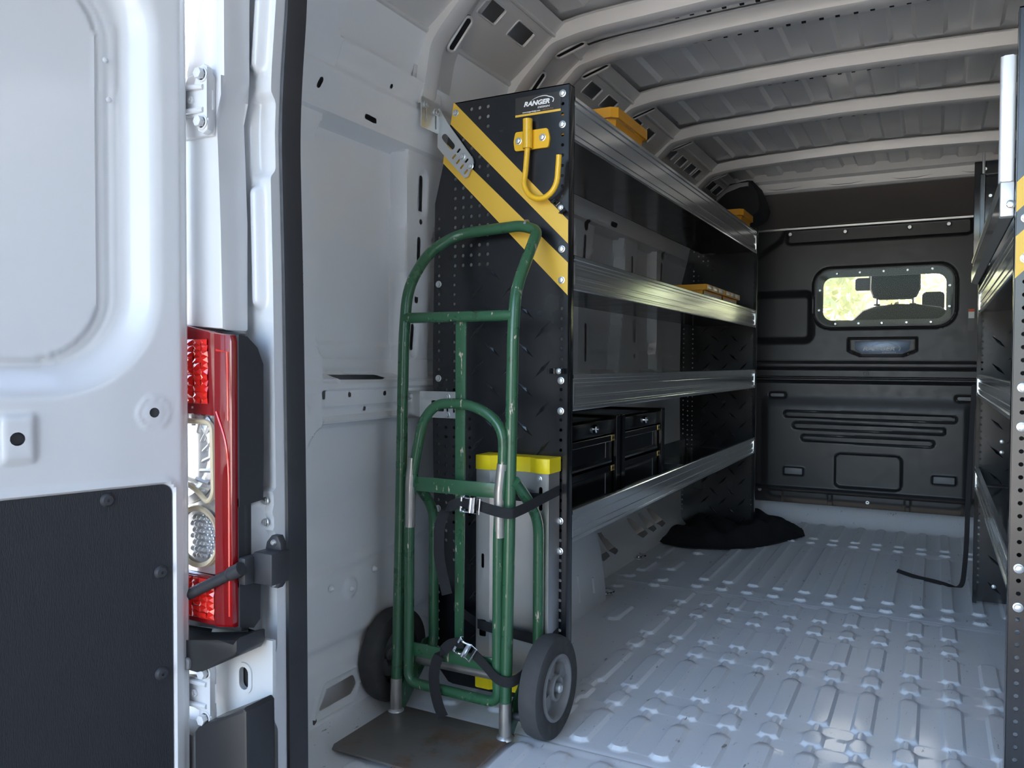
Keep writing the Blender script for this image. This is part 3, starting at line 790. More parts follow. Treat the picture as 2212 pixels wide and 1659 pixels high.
# outer body corner: above the lamp
def crn(z0, z1, xe, top=False):
    poly = [(xe, z0), (xe, z1), (-1.215 if top else -1.36, z1), (-1.245 if top else -1.38, z0 + (z1 - z0) * .55 if top else z1), (-1.39, z0)]
    return poly
g = G()
g.prism([(-1.137, .962), (-1.141, 1.16), (-1.146, 1.28), (-1.149, 1.345), (-1.146, 1.385), (-1.130, 1.415), (-1.130, 1.98), (-1.130, 2.0), (-1.145, 2.0), (-1.168, 1.70), (-1.186, 1.56), (-1.214, 1.467), (-1.25, 1.34), (-1.36, 1.15), (-1.37, .98)], 'y', 1.036, 1.10, bev=.008)
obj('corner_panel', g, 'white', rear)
g = G(); g.prism([(1.05, .30), (1.05, 1.15), (1.10, 1.25), (1.20, 1.25), (1.20, -.2), (1.08, -.2)], 'x', -1.40, -1.365); obj('side_panel', g, 'white', rear)
# raised hinge boss above and below
g = G(); g.prism([(-1.235, 1.31), (-1.152, 1.31), (-1.152, 1.415), (-1.165, 1.43), (-1.215, 1.425), (-1.235, 1.395)], 'y', 1.028, 1.04, bev=.005); obj('hinge_pad', g, 'white', rear)
# lower corner sheet with its slot
g = G(); g.plate([(-1.36, .20), (-1.155, .20), (-1.052, .275), (-1.052, .40), (-1.36, .40)], [rrect(-1.133, .299, -1.110, .341, .011)], 'y', 1.070, 1.078)
obj('corner_sheet', g, 'white', rear)
g = G(); g.plate(rrect(-1.141, .291, -1.102, .349, .018), [rrect(-1.133, .299, -1.110, .341, .011)], 'y', 1.067, 1.071); obj('slot_rim', g, 'white', rear)
g = G(); g.box(-1.15, -1.09, 1.081, 1.085, .28, .36); obj('slot_back', g, 'plastic', rear)
for zz in (.645, .605): piece('bolt', BOLT_S, (-1.103, 1.106, zz), rear)

# rubber seal round the door opening
cs = [(-1.100, 1.99), (-1.098, 1.595), (-1.112, 1.45), (-1.118, 1.335), (-1.111, 1.067), (-1.104, .62), (-1.101, .115), (-1.10, -.02)]
path = fillet([(x, 1.160, z) for x, z in cs], .1, 4)
g = G()
def strip(g, path, prof):
    rows = []
    for p in path: rows.append([g.bm.verts.new((p.x + a, p.y + b, p.z)) for a, b in prof])
    for i in range(len(rows) - 1):
        for k in range(len(prof)): k2 = (k + 1) % len(prof); g.bm.faces.new((rows[i][k], rows[i][k2], rows[i + 1][k2], rows[i + 1][k]))
    g.bm.faces.new(rows[0]); g.bm.faces.new(rows[-1][::-1]); return g
strip(g, path, [(-.024, .02), (-.024, -.016), (-.018, -.022), (-.002, -.022), (0, -.008), (.003, -.008), (.005, -.022), (.009, -.025), (.012, -.009), (.015, -.009), (.017, -.02), (.022, -.018), (.024, -.01), (.024, .03)])
structure('trim_3', g, 'rubber', 'black rubber seal round the rear door opening', smooth=30)
g = G()
for k in range(20):
    z = 1.33 - k * .022
    xx = np.interp(z, [1.067, 1.335], [-1.111, -1.118])
    g.tube([(xx + .0185, 1.172, z), (xx + .0205, 1.19, z - .013)], .0042, 6)
obj('seal_rib', g, 'rubber', bpy.data.objects['trim_3'], kind='stuff')

# ---- open left rear door
DP = Vector((-1.19, .952, 0)); DD = Vector((.28300, .95912, 0)); DN = Vector((.95912, -.28300, 0))
def dpt(s, z, h): return tuple(DP + DD * s + DN * h + Vector((0, 0, z)))
def doorH(S, Z):
    rec = sd_rr(S, Z, -.70, .872, -.030, 1.605, .15)
    H = -.036 * press(rec, .062)
    inn = sd_rr(S, Z, -.64, .906, -.093, 1.537, .11)
    H += .004 * np.clip(.5 - inn / .004, 0, 1) - .0035 * press(np.abs(inn) - .0008, .003)
    H -= .002 * press(np.abs(sd_rr(S, Z, -.66, .895, -.075, 1.555, .125)) - .002, .006)
    H += .002 * press(sd_rr(S, Z, -.097, 1.36, -.06, 1.475, .006), .008) * (Z < 1.6)
    H += .004 * press(np.abs(sd_c(S, Z, -.016, .816, .026)) - .001, .007) + .002 * press(sd_c(S, Z, -.016, .816, .02), .01)
    H += .006 * press(sd_rr(S, Z, -.245, .748, -.200, .820, .006), .010)
    card = sd_rr(S, Z, -.74, -.10, .0155, .6905, .018)
    H += .004 * press(np.abs(card - .006) - .003, .006)
    H -= .006 * press(card, .006)
    H -= .012 * ss((S - .030) / .016)
    return H
HD = [lambda u, v: sd_c(u, v, -.016, .816, .0085), lambda u, v: sd_c(u, v, -.225, .784, .0105)]
def dpf(s, z, h):
    return (DP.x + DD.x * s + DN.x * h, DP.y + DD.y * s + DN.y * h, z)
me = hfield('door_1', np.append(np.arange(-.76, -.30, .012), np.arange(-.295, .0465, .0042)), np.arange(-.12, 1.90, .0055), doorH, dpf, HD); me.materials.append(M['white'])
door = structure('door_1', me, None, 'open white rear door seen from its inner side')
g = G()
P = [dpt(-.76, 0, -.05), dpt(.050, 0, -.05), dpt(.050, 0, -.062), dpt(-.76, 0, -.062)]
g.prism([(p[0], p[1]) for p in P], 'z', -.12, 1.90)
P = [dpt(.0465, 0, -.012), dpt(.050, 0, -.016), dpt(.050, 0, -.055), dpt(.044, 0, -.055), dpt(.044, 0, -.012)]
g.prism([(p[0], p[1]) for p in P], 'z', -.12, 1.90)
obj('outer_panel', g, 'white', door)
g = G(); g.plate(rrect(-.74, -.10, .0145, .689, .017), [], 'x', .0, .004, fn=lambda s, z, c: dpt(s, z, c - .0055)); obj('door_card', g, 'door_card', door)
g = G()
g.lathe([(0, .0045), (.002, .0045), (.0025, .0065), (.008, .006), (.0115, .002), (.012, 0)], (0, 0, 0), 'x', 20)
fm = g.mesh('push_fastener'); fm.materials.append(M['rubber'])
ang = math.atan2(DN.y, DN.x)
for s, z in ((-.093, .679), (-.0055, .536), (-.0055, .357), (-.0055, .15)): piece('push_fastener', fm, dpt(s, z - .006 if z > .6 else z, -.0015), door, (0, 0, ang))
for s, z, r in ((-.016, .816, .0085), (-.225, .784, .0105)):
    g = G(); g.lathe([(r, 0), (r * .9, -.003), (r * .4, -.004), (0, -.004)], (0, 0, 0), 'x', 18); mm = g.mesh('hole_plug'); mm.materials.append(M['rubber']); piece('hole_plug', mm, dpt(s, z, .002), door, (0, 0, ang))
for s, z in ((-.08, 1.34 + .12), (-.075, 1.395)):
    g = G(); g.lathe([(.005, 0), (.003, .0015), (0, .002)], (0, 0, 0), 'x', 10); mm = g.mesh('weld_dimple'); mm.materials.append(M['white']); piece('weld_dimple', mm, dpt(s, z - .05, -.030), door, (0, 0, ang))
# hinges
def hinge(zc, label):
    g = G()
    zt = .040
    out = [(-1.158, zc + .062), (-1.149, zc + .055), (-1.146, zc + .040), (-1.152, zc + .018), (-1.152, zc - .018), (-1.146, zc - .036), (-1.149, zc - .056), (-1.160, zc - .062), (-1.172, zc - .056), (-1.175, zc - .028), (-1.215, zc - .022), (-1.262, zc - .012), (-1.262, zc + .020), (-1.215, zc + .024), (-1.178, zc + .026), (-1.172, zc + .055)]
    g.prism(out, 'y', 1.014, 1.028, bev=.003)
    g.tube([(-1.25, 1.006, zc + .022), (-1.19, 1.010, zc + .022), (-1.158, 1.014, zc + .020)], .005, 8)
    g.tube([(-1.25, 1.006, zc - .016), (-1.19, 1.010, zc - .020), (-1.158, 1.014, zc - .020)], .005, 8)
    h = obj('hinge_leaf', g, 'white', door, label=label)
    g = G(); g.lathe([(.007, 0), (.007, -.004), (.004, -.004), (.003, -.001), (0, -.001)], (-1.187, 1.014, zc), 'y', 14); obj('pin_hole', g, 'white', h)
    bm_ = bolt_mesh(.0105, .013); bm_.materials.clear(); bm_.materials.append(M['white'])
    piece('bolt', bm_, (-1.160, 1.014, zc + .042), h); piece('bolt', bm_, (-1.161, 1.014, zc - .042), h)
    return h
hinge(1.372, 'upper white door hinge bolted to the pillar above the tail lamp')
hinge(.300, 'lower white door hinge bolted below the tail lamp')
# hinge knuckle block on the door
g = G(); g.prism([(-1.262, 1.0), (-1.225, 1.0), (-1.222, 1.02), (-1.232, 1.03), (-1.262, 1.03)], 'z', 1.345, 1.455, bev=.004); obj('hinge_knuckle', g, 'zinc', door)

# ---- open right rear door (outside the frame, it shades the left one)
g = G()
c0, d0, n0 = Vector((.50, .952, 0)), Vector((.283, -.95912, 0)), Vector((.95912, .283, 0))
P = [c0, c0 + d0 * .76, c0 + d0 * .76 + n0 * .055, c0 + n0 * .055]
g.prism([(p.x, p.y) for p in P], 'z', -.12, 1.90)
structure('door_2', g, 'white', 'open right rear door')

# ---- tail lamp
lamp = thing('tail_lamp', 'tall red and clear tail lamp on the rear corner beside the open door', 'tail lamp', (-1.2, 1.06, .41))
g = G()
g.prism([(-1.36, .42), (-1.30, .40), (-1.105, .415), (-1.098, .44), (-1.098, .94), (-1.108, .955), (-1.22, .972), (-1.36, .985)], 'y', 1.045, 1.068, bev=.006)
obj('lamp_housing', g, 'rubber', lamp)
g = G()
g.prism([(1.035, .645), (1.092, .65), (1.094, .74), (1.094, .90), (1.08, .93), (1.055, .95), (1.035, .952)], 'x', -1.118, -1.096)
g.box(-1.118, -1.098, 1.035, 1.048, .50, .66); g.prism([(1.035, .428), (1.068, .418), (1.084, .43), (1.086, .505), (1.035, .512)], 'x', -1.118, -1.096)
obj('lamp_side_shroud', g, 'rubber', lamp)
g = G(); g.prism([(-1.146, .424), (-1.100, .430), (-1.100, .940), (-1.104, .952), (-1.146, .957)], 'y', 1.022, 1.05, bev=.005); obj('inner_lens', g, 'red_deep', lamp)
g = G(); g.tube(fillet([(-1.107, 1.0215, .45), (-1.107, 1.0215, .70), (-1.112, 1.0215, .76), (-1.138, 1.0215, .815)], .05, 5), .0022, 6); g.tube([(-1.137, 1.0215, .925), (-1.110, 1.0215, .922), (-1.1085, 1.0215, .80)], .0022, 6); obj('lens_rib', g, 'red_cell', lamp)
g = G(); g.prism([(-1.36, .812), (-1.148, .806), (-1.148, .958), (-1.22, .970), (-1.36, .985)], 'y', 1.028, 1.05, bev=.003); up_ = obj('upper_lens', g, 'red_deep', lamp)
cell = G()
def lampcells(x0, x1, z0, z1, nx, nz, nm, parent):
    g = G()
    for i in range(nx):
        for j in range(nz):
            a = x0 + (x1 - x0) * i / nx; b = x0 + (x1 - x0) * (i + 1) / nx; c = z0 + (z1 - z0) * j / nz; d = z0 + (z1 - z0) * (j + 1) / nz
            t = [rng.uniform(.0005, .004) for _ in range(4)]
            y = 1.0285
            q = [g.bm.verts.new(p) for p in ((a, y - t[0], c), (b, y - t[1], c), (b, y - t[2], d), (a, y - t[3], d))]
            m_ = g.bm.verts.new(((a + b) / 2, y - .005, (c + d) / 2))
            for k in range(4): g.bm.faces.new((q[k], q[(k + 1) % 4], m_))
    obj(nm, g, 'red_cell', parent, smooth=10, kind='stuff')
lampcells(-1.33, -1.165, .828, .945, 9, 11, 'reflector_cells', lamp)
g = G(); g.prism([(-1.36, .424), (-1.146, .424), (-1.146, .512), (-1.36, .516)], 'y', 1.028, 1.05, bev=.003); obj('lower_lens', g, 'red_deep', lamp)
lampcells(-1.34, -1.152, .434, .508, 10, 7, 'lower_reflector_cells', lamp)
# clear section: bright bowl, cream bezel, round reversing lamp
g = G(); g.prism([(-1.36, .514), (-1.1475, .514), (-1.1475, .806), (-1.36, .806)], 'y', 1.040, 1.05); obj('reflector_board', g, 'lamp_chrome', lamp)
bz = fillet([(-1.33, 1.028, .795), (-1.156, 1.028, .795), (-1.153, 1.028, .664), (-1.168, 1.028, .647), (-1.205, 1.028, .675), (-1.33, 1.028, .70)], [.02, .018, .02, .02, .03, .02], 5, closed=True)
g = G(); g.tube(bz, .005, 8, closed=True); obj('lamp_bezel', g, 'cream', lamp)
g = G()
g.lathe([(.10, .004), (.085, -.004), (.07, .006), (.0, .012)], (-1.25, 1.034, .735), 'y', 40); obj('indicator_bowl', g, 'lamp_chrome', lamp, smooth=12)
g = G()
for k in range(9):
    a = math.radians(-60 + k * 16); g.tube([(-1.25 + .066 * math.cos(a), 1.033, .735 + .066 * math.sin(a)), (-1.25 + .098 * math.cos(a + .2), 1.031, .735 + .098 * math.sin(a + .2))], .004, 5)
obj('bowl_flute', g, 'lamp_chrome', lamp, kind='stuff')
g = G(); g.lathe([(.048, 0), (.056, -.004), (.058, .002), (.054, .006)], (-1.198, 1.030, .582), 'y', 36); obj('reversing_ring', g, 'cream', lamp)
g = G(); g.lathe([(.052, .004), (.03, .008), (0, .009)], (-1.198, 1.030, .582), 'y', 30); obj('reversing_bowl', g, 'lamp_chrome', lamp)
g = G()
for i in range(6):
    for j in range(-3, 4):
        x = -1.215 + i * .011 + (j % 2) * .0055; z = .582 + j * .0115
        if math.hypot(x + 1.198, z - .582) < .045: g.lathe([(.0052, 0), (.004, -.003), (0, -.0045)], (x, 1.034, z), 'y', 8)
obj('lens_optics', g, 'lamp_chrome', lamp, kind='stuff')
g = G(); g.prism([(-1.36, .512), (-1.148, .512), (-1.148, .807), (-1.36, .807)], 'y', 1.0215, 1.0235); obj('clear_lens', g, 'lens_clear', lamp)

# ---- bumper corner and lower cover
bc = thing('bumper_step', 'dark grey plastic bumper corner ledge right under the tail lamp', 'bumper', (-1.15, 1.03, .35))
g = G(); g.prism([(-1.36, .350), (-1.165, .345), (-1.148, .352), (-1.068, .392), (-1.062, .402), (-1.062, .425), (-1.105, .408), (-1.20, .392), (-1.36, .395)], 'y', .995, 1.066, bev=.008); obj('ledge', g, 'plastic', bc)
g = G(); g.prism(rrect(-1.30, .350, -1.175, .372, .008), 'y', .990, .998, bev=.002); obj('ledge_insert', g, 'plastic_grey', bc)
bl = thing('bumper_cover', 'black plastic bumper end cover at the bottom below the door hinge', 'bumper', (-1.12, 1.03, 0))
g = G(); g.prism([(-1.175, -.25), (-1.04, -.25), (-1.045, .298), (-1.052, .304), (-1.165, .248), (-1.175, .236)], 'y', 1.0, 1.07, bev=.006); obj('cover', g, 'plastic', bl)
g = G(); g.box(-1.30, -1.176, 1.01, 1.06, -.25, .222, bev=.008); obj('inner_support', g, 'plastic_grey', bl)
g = G(); g.prism(rrect(-1.122, .204, -1.089, .256, .006), 'y', 1.085, 1.10, bev=.003); tb = obj('fixing_tab', g, 'rubber', bl)
g = G(); g.lathe([(.010, 0), (.009, -.004), (.004, -.004), (.003, -.002), (0, -.002)], (-1.102, 1.085, .230), 'y', 16); obj('fixing_plug', g, 'plastic', bl)

# ---- door check strap
ck = thing('door_check_strap', 'black corrugated door check strap running from the pillar to the open door', 'door strap', (-1.07, 1.08, .53))
g = G(); g.box(-1.082, -1.036, 1.052, 1.100, .505, .563, bev=.004)
g.prism([(-1.086, .55), (-1.080, .575), (-1.068, .588), (-1.054, .588), (-1.046, .575), (-1.044, .55)], 'y', 1.084, 1.100, bev=.002)
g.prism([(-1.084, .52), (-1.076, .50), (-1.070, .492), (-1.054, .492), (-1.048, .50), (-1.046, .52)], 'y', 1.084, 1.100, bev=.002)
obj('bracket', g, 'rubber', ck)
g = G(); g.box(-1.096, -1.078, 1.030, 1.080, .506, .556, bev=.005); g.box(-1.094, -1.082, 1.022, 1.034, .524, .548, bev=.002); obj('pivot_block', g, 'rubber', ck)
g = G(); L = [Vector((-1.076, 1.020, .540)) + (Vector((-1.205, 1.006, .476)) - Vector((-1.076, 1.020, .540))) * (k / 44) for k in range(45)]
g.tube(L, [.0125 if k < 9 else (.0105 if k % 2 else .0092) for k in range(45)], 12); obj('corrugated_sleeve', g, 'rubber', ck, smooth=60)
ms = screw_mesh(.006, .005, 'zinc')
piece('bolt', ms, (-1.061, 1.084, .576), ck); piece('bolt', ms, (-1.062, 1.084, .500), ck)

# =================================================================== LEFT SHELVING
PX0 = -.829
def mir(x, side): return x if side < 0 else -.694 - x
OUT = [(-.829, .015), (-.829, 1.611), (-1.172, 1.611), (-1.202, 1.461), (-1.232, 1.344), (-1.238, .95), (-1.238, .75), (-1.234, .50), (-1.224, .12), (-1.22, .055), (-1.185, .018), (-1.17, .015)]
def panel_holes(side, rear=True):
    H = []
    st1 = lambda x, z: (-1.182, 1.555)[1] + (x + 1.182) * -.983 - .006 < z < 1.61 + (x + 1.169) * -1.015 + .006
    st2 = lambda x, z: 1.452 + (x + 1.206) * -.995 - .006 < z < 1.508 + (x + 1.199) * -.95 + .006
    bolts = (1.588, 1.51, 1.195, 1.116, .86, .782, .499, .421)
    def ok(x, z): return not (st1(x, z) or st2(x, z)) and not (x > -.99 and x < -.87 and z > 1.44)
    z = 1.588
    while z > .06:
        if min(abs(z - b) for b in bolts) > .012 and ok(-.847, z): H.append((-.847, z, .0045))
        z -= .0259
    z = 1.300
    while z > .10:
        if min(abs(z - b) for b in (1.121, .861, .499)) > .012 and ok(-1.219, z): H.append((-1.219, z, .0045))
        z -= .0259
    for i, x in enumerate((-1.167, -1.1415, -1.116, -1.0905, -1.065)):
        for k in range(17):
            z = 1.587 - k * .0261
            if ok(x, z): H.append((x, z, .0050))
    for k in range(17, 48):
        z = 1.587 - k * .0261
        if z > .70 or k % 1 == 0: H.append((-1.169, z, .0042))
    for k in range(28, 46):
        z = 1.587 - k * .0261
        if k in (28, 29) or k > 32: H.append((-1.194, z, .0045))
        if k > 30 and k < 44: H.append((-1.118, z, .0045))
    return [circ(mir(x, side), z, r, 10) for x, z, r in H]
def tread_mesh():
    g = G()
    L = .032; w = .0055; h = .0022
    v = [g.bm.verts.new(p) for p in ((-L, 0, 0), (0, 0, -w), (L, 0, 0), (0, 0, w), (-L * .3, -h, 0), (L * .3, -h, 0))]
    for f in ((0, 1, 4), (1, 5, 4), (1, 2, 5), (2, 3, 5), (3, 4, 5), (3, 0, 4)): g.bm.faces.new([v[i] for i in f])
    me = g.mesh('tread_lug', 0); me.materials.append(M['black_gloss']); return me
TREAD = tread_mesh()
def build_panel(parent, side, y, face, flange, rearmost=True):
    """end panel with return flange; face=-1 outer face looks to the rear"""
    out = [(mir(a, side), b) for a, b in OUT]
    g = G(); g.plate(out, panel_holes(side), 'y', y, y + .0022)
    pn = obj('end_panel', g, 'black', parent, smooth=0)
    g = G(); x = mir(-.829, side); s = -1 if side < 0 else 1
    y0, y1 = (y, y + .034 * flange)
    g.box(min(x, x + s * .003), max(x, x + s * .003), min(y0, y1), max(y0, y1), .015, 1.611, bev=.0012)
    g.box(min(x, x + s * .013), max(x, x + s * .013), min(y1, y1 - .003 * flange), max(y1, y1 - .003 * flange), .015, 1.611)
    g.box(min(x, mir(-1.172, side)), max(x, mir(-1.172, side)), min(y0, y1), max(y0, y1), 1.6085, 1.611)
    obj('front_flange', g, 'black_gloss', pn)
    for r_, (z0, cols) in enumerate(((1.145, 0), (1.04, 1), (.94, 0), (.835, 0), (.733, 0), (.63, 0), (.53, 0), (.43, 0), (.33, 0), (.22, 0), (.12, 0))):
        for x, dz, a in ((-1.05, 0, 40), (-.951, 0, 40), (-1.097, -.05, -45), (-1.0, -.05, -45), (-.90, -.05, -45)):
            zz = z0 + dz
            if zz > 1.02 and x > -.93: continue
            if zz > 1.08 and x > -1.0: continue
            piece('tread_lug', TREAD, (mir(x, side), y + (0 if face < 0 else .0022), zz), pn, (0, math.radians(a if side < 0 else -a), 0) if face < 0 else (0, math.radians(a), math.pi))
    return pn
ls = thing('shelving_unit', 'black steel shelving unit with aluminium shelf lips along the left wall', 'shelving', (-1.0, 1.873, 0))
pn = build_panel(ls, -1, 1.873, -1, 1)
build_panel(ls, -1, 4.313, -1, -1)
def stripes(parent, side, y):
    for poly in ([(-1.169, 1.6105), (-1.172, 1.6105), (-1.182, 1.555), (-.830, 1.208), (-.830, 1.267)], [(-1.199, 1.508), (-1.206, 1.452), (-.830, 1.077), (-.830, 1.160)]):
        g = G(); g.prism([(mir(a, side), b) for a, b in poly], 'y', y - .0006, y - .0001); obj('warning_stripe', g, 'stripe', parent, smooth=0)
stripes(ls, -1, 1.873)
for z in (1.588, 1.51, 1.195, 1.116, .86, .782, .499, .421): piece('bolt', BOLT, (-.847, 1.8722, z), ls)
for z in (1.121, .861, .499): piece('bolt', BOLT, (-1.219, 1.8722, z), ls)
piece('bolt', BOLT, (-1.165, 1.8722, 1.583), ls); piece('bolt', BOLT, (-1.166, 1.8722, 1.511), ls)
# maker's sticker
g = G(); g.box(-.982, -.852, 1.8718, 1.8729, 1.545, 1.595); stk = obj('sticker', g, 'sticker', ls, smooth=0)
g = G(); g.box(-.982, -.852, 1.8714, 1.8719, 1.545, 1.5505); obj('sticker_band', g, 'stripe', stk, smooth=0)
text_y('RANGER', .0165, -.957, 1.8714, 1.5695, 'white_text', stk, 'lettering', width=.074, shear=.28, offset=.0007)
text_y('DESIGN', .0062, -.917, 1.8714, 1.5605, 'white_text', stk, 'lettering', width=.034, shear=.15, offset=.0001)
text_y('www.rangerdesign.com', .0050, -.961, 1.8714, 1.5530, 'white_text', stk, 'lettering', width=.051, offset=.0001)
text_y('1-800-565-5321', .0044, -.905, 1.8714, 1.5535, 'orange_text', stk, 'lettering', width=.032)
swoosh(stk, -.934, 1.5830, .062, 1.8714, 'white_text', .55)

def lip_profile(zb, h, x, s):
    """front lip section in (x,z); s=+1 faces +x"""
    pr = [(0, 0), (.004, 0), (.006, .003), (.006, .010), (.002, .012), (.002, .016), (.004, .018), (.004, h * .34), (.0015, h * .36), (.0015, h * .40), (.004, h * .42), (.004, h * .66), (.001, h * .68), (.001, h * .76), (.004, h * .78), (.004, h - .012), (.008, h - .010), (.008, h - .002), (.006, h), (-.006, h), (-.006, h - .004), (0, h - .006)]
    return [(x + s * (a - .008), zb + b) for a, b in pr]
def build_tray(parent, side, y0, y1, zb, h, xback, floor_off=.012, rear_lip=.05):
    s = 1 if side < 0 else -1
    x = mir(PX0, side)
    t = obj('shelf_tray', G().box(min(mir(xback, side), x - s * .008), max(mir(xback, side), x - s * .008), y0, y1, zb + floor_off, zb + floor_off + .004), 'black_gloss', parent, smooth=0)
    g = G(); xb = mir(xback, side); g.box(min(xb, xb + s * .003), max(xb, xb + s * .003), y0, y1, zb + floor_off, zb + floor_off + rear_lip)
    obj('rear_lip', g, 'black_gloss', t, smooth=0)
    g = G(); g.prism(lip_profile(zb, h, x, s), 'y', y0 + .004, y1 - .004); obj('front_lip', g, 'alu', t, smooth=0)
    for yy in (y0 + .001, y1 - .012):
        g = G(); g.box(min(x - s * .012, x - s * .001), max(x - s * .012, x - s * .001), yy, yy + .010, zb + h * .15, zb + h * .8, bev=.001); obj('end_bracket', g, 'zinc', t)
    return t
for zb, h, xb in ((1.478, .112, -1.115), (1.094, .090, -1.135), (.780, .095, -1.20), (.437, .084, -1.20)):
    build_tray(ls, -1, 1.908, 4.279, zb, h, xb)
for y in (3.35,):
    g = G(); g.box(-1.17, -.86, y, y + .012, .453, .475); obj('shelf_divider', g, 'alu_sheet', ls)

# hook
hk = thing('utility_hook', 'yellow J-shaped hook bolted high on the black end panel', 'hook', (-.93, 1.86, 1.43))
HY = 1.858
g = G(); ol = fillet([(-.980, 0, 1.456), (-.984, 0, 1.480), (-.979, 0, 1.505), (-.886, 0, 1.505), (-.880, 0, 1.480), (-.884, 0, 1.456)], .006, 3, closed=True)
g.plate([(p.x, p.z) for p in ol], [circ(-.969, 1.481, .004), circ(-.900, 1.482, .004)], 'y', 1.866, 1.8725); obj('hook_plate', g, 'yellow', hk)
g = G(); g.tube([(-.938, 1.856, 1.456), (-.938, 1.856, 1.512)], .0125, 18); obj('socket', g, 'yellow', hk)
g = G(); pth = [Vector((-.938, 1.856, 1.531)), Vector((-.938, 1.856, 1.512))]; g.tube(pth, .0125, 18)
path = [(-.938, 1.856, 1.458), (-.942, 1.854, 1.40)]
cx, cz, rx_, rz_ = -.8945, 1.378, .0505, .056
for k in range(1, 16):
    a = math.pi + math.pi * k / 16; path.append((cx + rx_ * math.cos(a), 1.85 - .012 * k / 16, cz + rz_ * math.sin(a)))
path += [(-.8425, 1.838, 1.395), (-.8395, 1.836, 1.424)]
g.tube(path, .0073, 14); obj('hook_rod', g, 'yellow', hk)
piece('bolt', BOLT, (-.969, 1.866, 1.481), hk); piece('bolt', BOLT, (-.900, 1.866, 1.482), hk)

# spring clips
def clip(x, z, r, label):
    t = thing('spring_clip', label, 'clip', (x, 1.872, z))
    g = G(); d = Vector((math.cos(r), 0, math.sin(r))); n = Vector((0, -1, 0)); w = Vector((-math.sin(r), 0, math.cos(r)))
    for s in (-1, 1):
        P = [Vector((x, 1.871, z)) + d * s * .003, Vector((x, 1.871, z)) + d * s * .015 , Vector((x, 1.871, z)) + d * s * .019 + n * .012, Vector((x, 1.871, z)) + d * s * .014 + n * .020, Vector((x, 1.871, z)) + d * s * .020 + n * .026]
        g.sweep(fillet(P, .004, 3), w, .014, .0016)
    obj('clip_body', g, 'black_gloss', t)
    piece('screw', SCREW if False else BOLT_S, (x, 1.8705, z), t)
clip(-.850, 1.300, math.radians(-52), 'black spring clip on the panel just below the yellow hook')
clip(-.853, .884, 0, 'small black spring clip at mid height on the panel edge')

# galvanised brackets
ub = thing('wall_bracket', 'galvanised angled bracket tying the upper rail to the striped panel', 'bracket', (-1.2, 1.83, 1.5))
g = G(); g.plate(rrect(1.783, 1.530, 1.872, 1.612, .006), [rrect(1.800, 1.548, 1.807, 1.592, .0034), rrect(1.848, 1.540, 1.855, 1.586, .0034)], 'x', -1.216, -1.219)
obj('wall_plate', g, 'zinc', ub)
g = G()
A = [(-1.219, 1.600), (-1.214, 1.600), (-1.185, 1.555), (-1.106, 1.452), (-1.104, 1.440), (-1.122, 1.405), (-1.132, 1.402), (-1.205, 1.478), (-1.219, 1.495)]
def slot(x0, z0, x1, z1, r, n=5):
    d = math.atan2(z1 - z0, x1 - x0); P = []
    for k in range(n + 1): a = d + math.pi / 2 + math.pi * k / n; P.append((x0 + r * math.cos(a), z0 + r * math.sin(a)))
    for k in range(n + 1): a = d - math.pi / 2 + math.pi * k / n; P.append((x1 + r * math.cos(a), z1 + r * math.sin(a)))
    return P
hs = [slot(-1.196, 1.520, -1.172, 1.492, .009)]
for t in (.0, .33, .66, 1.0):
    cx_, cz_ = -1.158 + .038 * t, 1.470 - .045 * t
    hs.append(slot(cx_ - .011, cz_ - .010, cx_ - .004, cz_ - .003, .0030)); hs.append(slot(cx_ + .004, cz_ + .005, cx_ + .010, cz_ + .011, .0030))
g.plate(A, hs, 'y', 1.868, 1.8645); obj('bracket_arm', g, 'zinc', ub)
bx = bolt_mesh(.008, .007); bx2 = bx.copy(); bx2.transform(Matrix.Rotation(math.pi / 2, 4, 'Z'))
piece('bolt', bx2, (-1.216, 1.8035, 1.594), ub); piece('bolt', bx2, (-1.216, 1.8515, 1.586), ub)
piece('bolt', BOLT, (-1.139, 1.8645, 1.460), ub); piece('bolt', BOLT, (-1.113, 1.8645, 1.432), ub)
lb_ = thing('wall_bracket', 'galvanised L bracket tying the mid wall rail to the panel behind the hand truck', 'bracket', (-1.2, 1.85, .79))
g = G(); g.box(-1.278, -1.275, 1.795, 1.870, .752, .826, bev=.001); obj('wall_plate', g, 'zinc', lb_)
g = G(); g.plate(rrect(-1.278, .752, -1.147, .825, .006), [rrect(-1.236, .770, -1.195, .800, .003), slot(-1.163, .770, -1.163, .805, .003), slot(-1.184, .772, -1.184, .800, .003)], 'y', 1.866, 1.8625); obj('bracket_arm', g, 'zinc', lb_)
piece('bolt', bx2, (-1.274, 1.81, .812), lb_); piece('bolt', BOLT, (-1.184, 1.8625, .811), lb_); piece('bolt', BOLT, (-1.184, 1.8625, .761), lb_)

# =================================================================== HAND TRUCK
ht = thing('hand_truck', 'green steel hand truck with two wheels standing upright on the van floor', 'hand truck', (-1.05, 1.65, 0))
TR = .0143
XL, XRt = -1.206, -.890
g = G()
hp = [(XL, 1.657, .016), (XL, 1.672, .40), (XL, 1.690, .98), (XL + .002, 1.705, 1.10), (XL + .018, 1.775, 1.195), (XL + .075, 1.828, 1.247), (XRt - .050, 1.834, 1.256), (XRt - .003, 1.826, 1.238), (XRt, 1.765, 1.165), (XRt, 1.702, 1.08), (XRt, 1.690, .98), (XRt, 1.672, .40), (XRt, 1.657, .016)]
g.tube(fillet(hp, [0, .1, .06, .05, .05, .06, .03, .02, .03, .06, .1, .1, 0], 6), TR, 16); fr = obj('frame_tube', g, 'green', ht, smooth=50)
g = G(); g.tube([(-1.005 + .075, 1.8335, 1.2551), (-1.005 + .081, 1.8336, 1.2552)], TR + .0006, 16); obj('bare_ring', g, 'steel_bare', fr)
